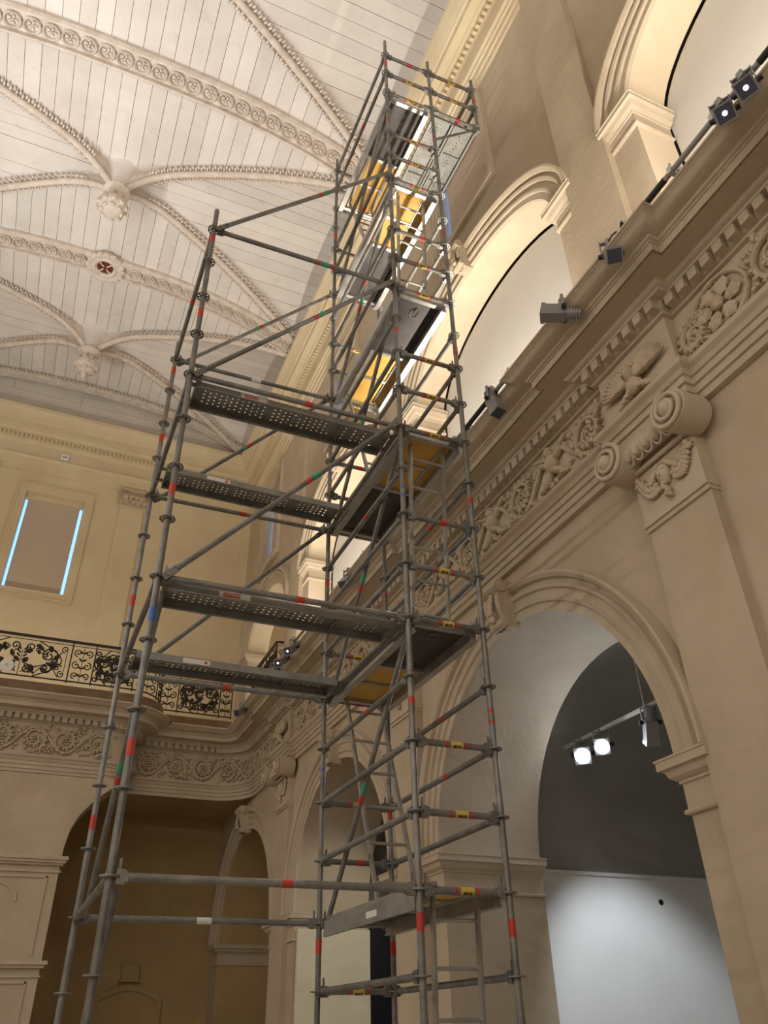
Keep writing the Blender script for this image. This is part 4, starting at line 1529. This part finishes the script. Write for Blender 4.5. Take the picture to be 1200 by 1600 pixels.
G().box(-0.96, -0.90, 16.204, 16.208, Z(6.19), Z(6.20)).box(-0.955, -0.915, 16.204, 16.208, Z(6.225), Z(6.232)).build('sign_mark', INK, sg_, smooth=None)
# railing in the far open gallery arch
RP2 = Path([(XW + 0.12, 18.7), (XW + 0.12, 16.5), (XW + 1.3, 16.5)])
rail2 = empty('gallery_railing', (XW + 0.12, 17.1, Z(5.9)), label='short black iron railing inside the far open gallery arch', cat='railing')
railing(RP2, rail2, [0.02, 0.9, 1.3, 2.2, 2.65, 3.36], Z(6.75), Z(7.72))
# small alarm box high on the end wall
bx_ = empty('wall_box', (-1.06, YB, Z(14.0)), label='small white wall box with two dark dots above the window', cat='box')
G().box(-1.17, -0.96, YB - 0.16, YB - 0.05, Z(13.86), Z(14.04)).build('casing', WHITE, bx_, smooth=None)
for x in (-1.09, -1.03):
    G().tube((x, YB - 0.165, Z(13.95)), (x, YB - 0.158, Z(13.95)), 0.022, 10).build('dot', INK, bx_)

# ------------------------------------------------------------------ lighting pipe and track spotlights on the cornice
PX, PZ = 3.71, Z(5.735)
pipe = empty('lighting_pipe', (PX, 8, PZ), label='dark lighting pipe clamped along the cornice edge', cat='pipe')
G().tube((PX, 0.3, PZ), (PX, 15.9, PZ), 0.024, 12).build('pipe_tube', LAMPG, pipe)
for a, b in ((2.5, 3.05), (3.35, 3.75), (4.2, 4.75), (5.2, 5.9), (0.6, 1.5)):
    G().tube((PX, a, PZ), (PX, b, PZ), 0.028, 12).build('black_wrap', LAMPB, pipe)
for y in (1.0, 1.95, 2.42, 3.0, 3.97, 4.95, 5.93, 6.9, 7.9, 9.0, 10.2, 11.4, 12.9, 14.4):
    g = G().box(PX - 0.035, PX + 0.035, y - 0.02, y + 0.02, PZ - 0.035, PZ + 0.035)
    g.box(PX - 0.01, PX + 0.10, y - 0.015, y + 0.015, PZ + 0.02, PZ + 0.04)
    g.box(PX + 0.06, PX + 0.10, y - 0.03, y + 0.03, Z(5.70), PZ + 0.09)
    g.tube((PX + 0.0, y, PZ + 0.03), (PX + 0.0, y, PZ + 0.10), 0.010, 6)
    g.build('clamp', ALU, pipe, smooth=30)
g = G().ptube([V(PX - 0.03 - 0.03 * sin(t * 3), 3.08 + 0.10 * sin(t * 1.7), PZ + 0.06 * cos(t * 2.3) - 0.02) for t in [i * 0.25 for i in range(14)]], 0.008, 5)
g.build('cable_loop', CABLE, pipe)


def spotlight(y, aim, label, lit, drop=0.16, x=PX, z=PZ, energy=0, col=(0.9, 0.94, 1), angle=1.0, lens=None, scale=1.0, group='track spotlights on the cornice pipe'):
    root = empty('track_spotlight', (x, y, z), label=label, cat='spotlight', group=group)
    aim = Vector(aim).normalized()
    c = V(x - 0.05, y, z - drop)
    a = aim.orthogonal().normalized()
    side = aim.cross(V(0, 0, 1))
    side = side.normalized() if side.length > 0.05 else V(0, 1, 0)
    upv = side.cross(aim).normalized()
    k = scale
    g = G()
    rs = []
    for d, hw in ((-0.02, 0.055), (0.02, 0.062), (0.17, 0.062), (0.19, 0.070), (0.215, 0.070)):
        rs.append([c + aim * d * k + (side * sx + upv * sy) * hw * k for sx, sy in ((-1, -1), (1, -1), (1, 1), (-1, 1))])
    g.rings(rs, caps=True)
    g.tube(c - aim * 0.02 * k, c - aim * 0.16 * k, 0.052 * k, 14, 0.046 * k)
    for q in range(5):
        g.tube(c - aim * (0.04 + 0.025 * q) * k, c - aim * (0.05 + 0.025 * q) * k, 0.060 * k, 14)
    g.build('lamp_body', LAMPG, root, smooth=35)
    g = G()
    for s_ in (-1, 1):
        g.obox(c + side * s_ * 0.074 * k + V(0, 0, drop / 2), side * 0.005, V(0, 0, drop / 2 + 0.02), side.cross(V(0, 0, 1)).normalized() * 0.014)
    g.obox(c + V(0, 0, drop), side * 0.078 * k, V(0, 0, 0.006), side.cross(V(0, 0, 1)).normalized() * 0.016)
    g.obox(V(x - 0.05, y, z), V(0.022, 0, 0), V(0, 0.025, 0), V(0, 0, 0.036))
    g.build('yoke', LAMPG, root, smooth=None)
    for s_ in (-1, 1):
        G().tube(c + side * s_ * 0.07 * k, c + side * s_ * 0.11 * k, 0.022 * k, 10).build('tilt_knob', LAMPB, root)
    if lens is None:
        G().obox(c + aim * 0.214 * k, side * 0.058 * k, upv * 0.058 * k, aim * 0.004).build('front_glass', LENSD, root, smooth=None)
        G().tube(c + aim * 0.216 * k, c + aim * 0.222 * k, 0.018 * k, 16).build('lens', LENS if lit else LENSD, root)
    else:
        G().tube(c + aim * 0.21 * k, c + aim * 0.219 * k, 0.060 * k, 20).build('lens', lens, root)
    if energy:
        light('spot_beam', 'SPOT', c + aim * 0.24 * k, energy, col, root, c + aim * 3, 0.05, angle=angle, blend=0.7)
    return root


SPOTS = [
    (1.62, (-0.55, -0.2, -0.8), 'lit spotlight nearest the upper right corner on the cornice pipe', 1),
    (1.84, (-0.55, -0.3, -0.78), 'lit boxy spotlight just below the nearest upper arch panel', 1),
    (3.19, (-0.35, -0.45, -0.75), 'unlit grey spotlight tilted down beside the cable loop', 0),
    (3.90, (-0.75, 0.55, 0.25), 'spotlight turned along the pipe with a bluish lit lens below the arch jamb', 1),
    (5.22, (0.05, -0.25, -0.95), 'dark spotlight hanging straight down below the middle arch panel', 0),
    (6.62, (-0.5, -0.4, -0.75), 'lit spotlight seen just under the brown deck hatch', 1),
    (6.85, (-0.5, -0.4, -0.75), 'second lit spotlight right behind the front scaffold post', 1),
    (7.38, (-0.5, -0.4, -0.75), 'lit spotlight seen through the ladder of the tower', 1),
    (9.45, (-0.5, -0.4, -0.7), 'spotlight hidden partly by the dark deck underside', 0),
    (12.05, (-0.6, -0.5, -0.6), 'highest of the far cluster of lit spotlights on the pipe', 1),
    (12.60, (-0.6, -0.5, -0.6), 'second of the far cluster of lit spotlights on the pipe', 1),
    (13.20, (-0.6, -0.5, -0.6), 'third of the far cluster of lit spotlights, just above the lower plank', 1),
    (13.55, (-0.6, -0.5, -0.6), 'lowest bright spotlight of the far cluster by the gallery railing', 1),
    (15.4, (-0.6, -0.5, -0.5), 'far spotlight at the corner of the balcony below the plank', 0),
]
for y, aim, lab, lit in SPOTS:
    spotlight(y, aim, lab, lit, energy=L_DOWN if lit else 0, col=NEUT, angle=0.9)

# up-lighting strips lying on the cornice in front of each upper arch, and unseen fill strips added on the opposite cornice
for i, (yc, lab) in enumerate(((1.17, 'warm strip light lying on the cornice in the nearest upper arch'), (6.57, 'warm strip light lying on the cornice in the middle upper arch'), (11.97, 'warm strip light lying on the cornice in the far upper arch'))):
    e = empty('strip_light', (3.90, yc, Z(5.70)), label=lab, cat='light', group='strip lights on the cornice')
    G().box(3.85, 3.95, yc - 1.7, yc + 1.7, Z(5.70), Z(5.76)).build('housing', LAMPG, e, smooth=None)
    light('strip_beam', 'AREA', (3.90, yc, Z(5.79)), L_STRIP, WARM, e, (3.55, yc, Z(16)), 3.4, 0.06, spread=radians(130))
    if i == 1:
        pass
lc = empty('trim_3', (XL + 0.3, 8, Z(5.6)), label='plain cornice ledge on the wall left of the picture', cat='cornice', kind='structure')
G().box(XL, XL + 0.6, YF, 16.8, Z(5.5), Z(5.70)).build('ledge', STONE, lc, smooth=None)
for i, (yc, lab) in enumerate(((-3, 'strip light on the left cornice behind the viewer'), (1.2, 'strip light on the left cornice beside the viewer'), (6.6, 'strip light on the left cornice opposite the scaffold'), (12.0, 'strip light on the left cornice near the balcony'))):
    e = empty('strip_light', (XL + 0.45, yc, Z(5.70)), label=lab, cat='light', group='strip lights on the cornice')  # unseen uplight, added to fill vault and upper walls from the left
    G().box(XL + 0.40, XL + 0.50, yc - 1.7, yc + 1.7, Z(5.70), Z(5.76)).build('housing', LAMPG, e, smooth=None)
    light('strip_beam', 'AREA', (XL + 0.45, yc, Z(5.81)), L_FILL_LEFT, UPW, e, (XL + 3.3, yc, Z(16)), 3.4, 0.1, spread=radians(105))
    e = empty('strip_light', (XL + 0.72, yc, Z(5.6)), label=lab.replace('strip light on', 'downward strip light under'), cat='light', group='strip lights on the cornice')  # unseen downlight, added so floor bounce lifts the lower walls
    G().box(XL + 0.60, XL + 0.70, yc - 1.7, yc + 1.7, Z(5.56), Z(5.66)).build('housing', LAMPG, e, smooth=None)
    light('strip_beam', 'AREA', (XL + 0.78, yc, Z(5.55)), L_FILL_DOWN, NEUT, e, (XL + 5.5, yc, 0), 3.4, 0.15)

e = empty('strip_light', (-1.0, 16.9, Z(5.70)), label='added fill strip light lying behind the kerb of the back balcony', cat='light', group='strip lights on the cornice')  # no known fixture here; added to brighten the end wall
G().box(-4.5, 1.2, 16.85, 16.95, Z(5.668), Z(5.72)).build('housing', LAMPG, e, smooth=None)
light('strip_beam', 'AREA', (-1.65, 16.9, Z(5.75)), L_FILL_BALCONY, YELW, e, (-1.65, 18.6, Z(9)), 5.6, 0.08)

tf = empty('trim_4', (-1, YF + 0.3, Z(5.6)), label='plain cornice ledge on the wall behind the viewer', cat='cornice', kind='structure')
G().box(XL + 0.7, XW - 0.8, YF, YF + 0.5, Z(5.5), Z(5.70)).build('ledge', STONE, tf, smooth=None)
e = empty('strip_light', (-1.0, YF + 0.56, Z(5.5)), label='long unseen strip light added on the end cornice behind the viewer', cat='light', group='strip lights on the cornice')  # added out of view to throw light on tribune and scaffold fronts
G().box(-4.5, 2.5, YF + 0.5, YF + 0.6, Z(5.52), Z(5.62)).build('housing', LAMPG, e, smooth=None)
light('strip_beam', 'AREA', (-1.0, YF + 0.68, Z(5.57)), L_FILL_FRONT, NEUT, e, (-1.0, 16, Z(4.5)), 6.8, 0.12)
e = empty('strip_light', (6.2, 17.2, Z(5.6)), label='added fill strip light on the floor of the far gallery behind its railing', cat='light', group='strip lights on the cornice')  # hidden lamp added to brighten the gallery wall behind the railing
G().box(5.75, 5.85, 15.6, 18.8, Z(5.602), Z(5.66)).build('housing', LAMPG, e, smooth=None)
light('strip_beam', 'AREA', (5.8, 17.2, Z(5.70)), L_FILL_GALLERY, YELW, e, (6.4, 17.2, Z(8)), 3.0, 0.08)

# ------------------------------------------------------------------ chapel lighting
cr = empty('chapel_rail', (6.5, 7, Z(3.16)), label='pale lighting rail crossing the chapel below its vault', cat='rail')
G().box(6.48, 6.52, 4.2, 9.05, Z(3.14), Z(3.18)).build('rail_profile', WHITE, cr, smooth=None)
for y in (5.0, 7.0, 8.8):
    G().tube((6.5, y, Z(3.18)), (6.5, y, Z(4.0)), 0.008, 6).build('hanger', WHITE, cr)
cg = 'spotlights in the side chapel'
spotlight(8.27, (-0.62, -0.70, -0.34), 'left one of the two dazzling white chapel spotlights', 1, 0.17, 6.55, Z(3.14), L_CHAPEL * 0.55, (0.85, 0.93, 1), 2.9, LENSX, 1.45, cg)
spotlight(7.87, (-0.62, -0.70, -0.34), 'right one of the two dazzling white chapel spotlights', 1, 0.17, 6.55, Z(3.14), L_CHAPEL * 0.55, (0.85, 0.93, 1), 2.9, LENSX, 1.35, cg)
spotlight(6.95, (1.05, 2.1, -3.9), 'dim bluish chapel spotlight near the arch edge aimed at the white wall', 0, 0.17, 6.55, Z(3.14), L_CHAPEL * 6.5, (0.88, 0.95, 1), 1.25, None, 1.2, cg)
spotlight(10.6, (-0.35, 0.85, -0.5), 'hidden spotlight in the far chapel lighting the white jamb', 0, 0.17, 6.2, Z(3.14), L_CHAPEL * 3, (1.0, 0.97, 0.82), 1.2, None, 1.2, cg)
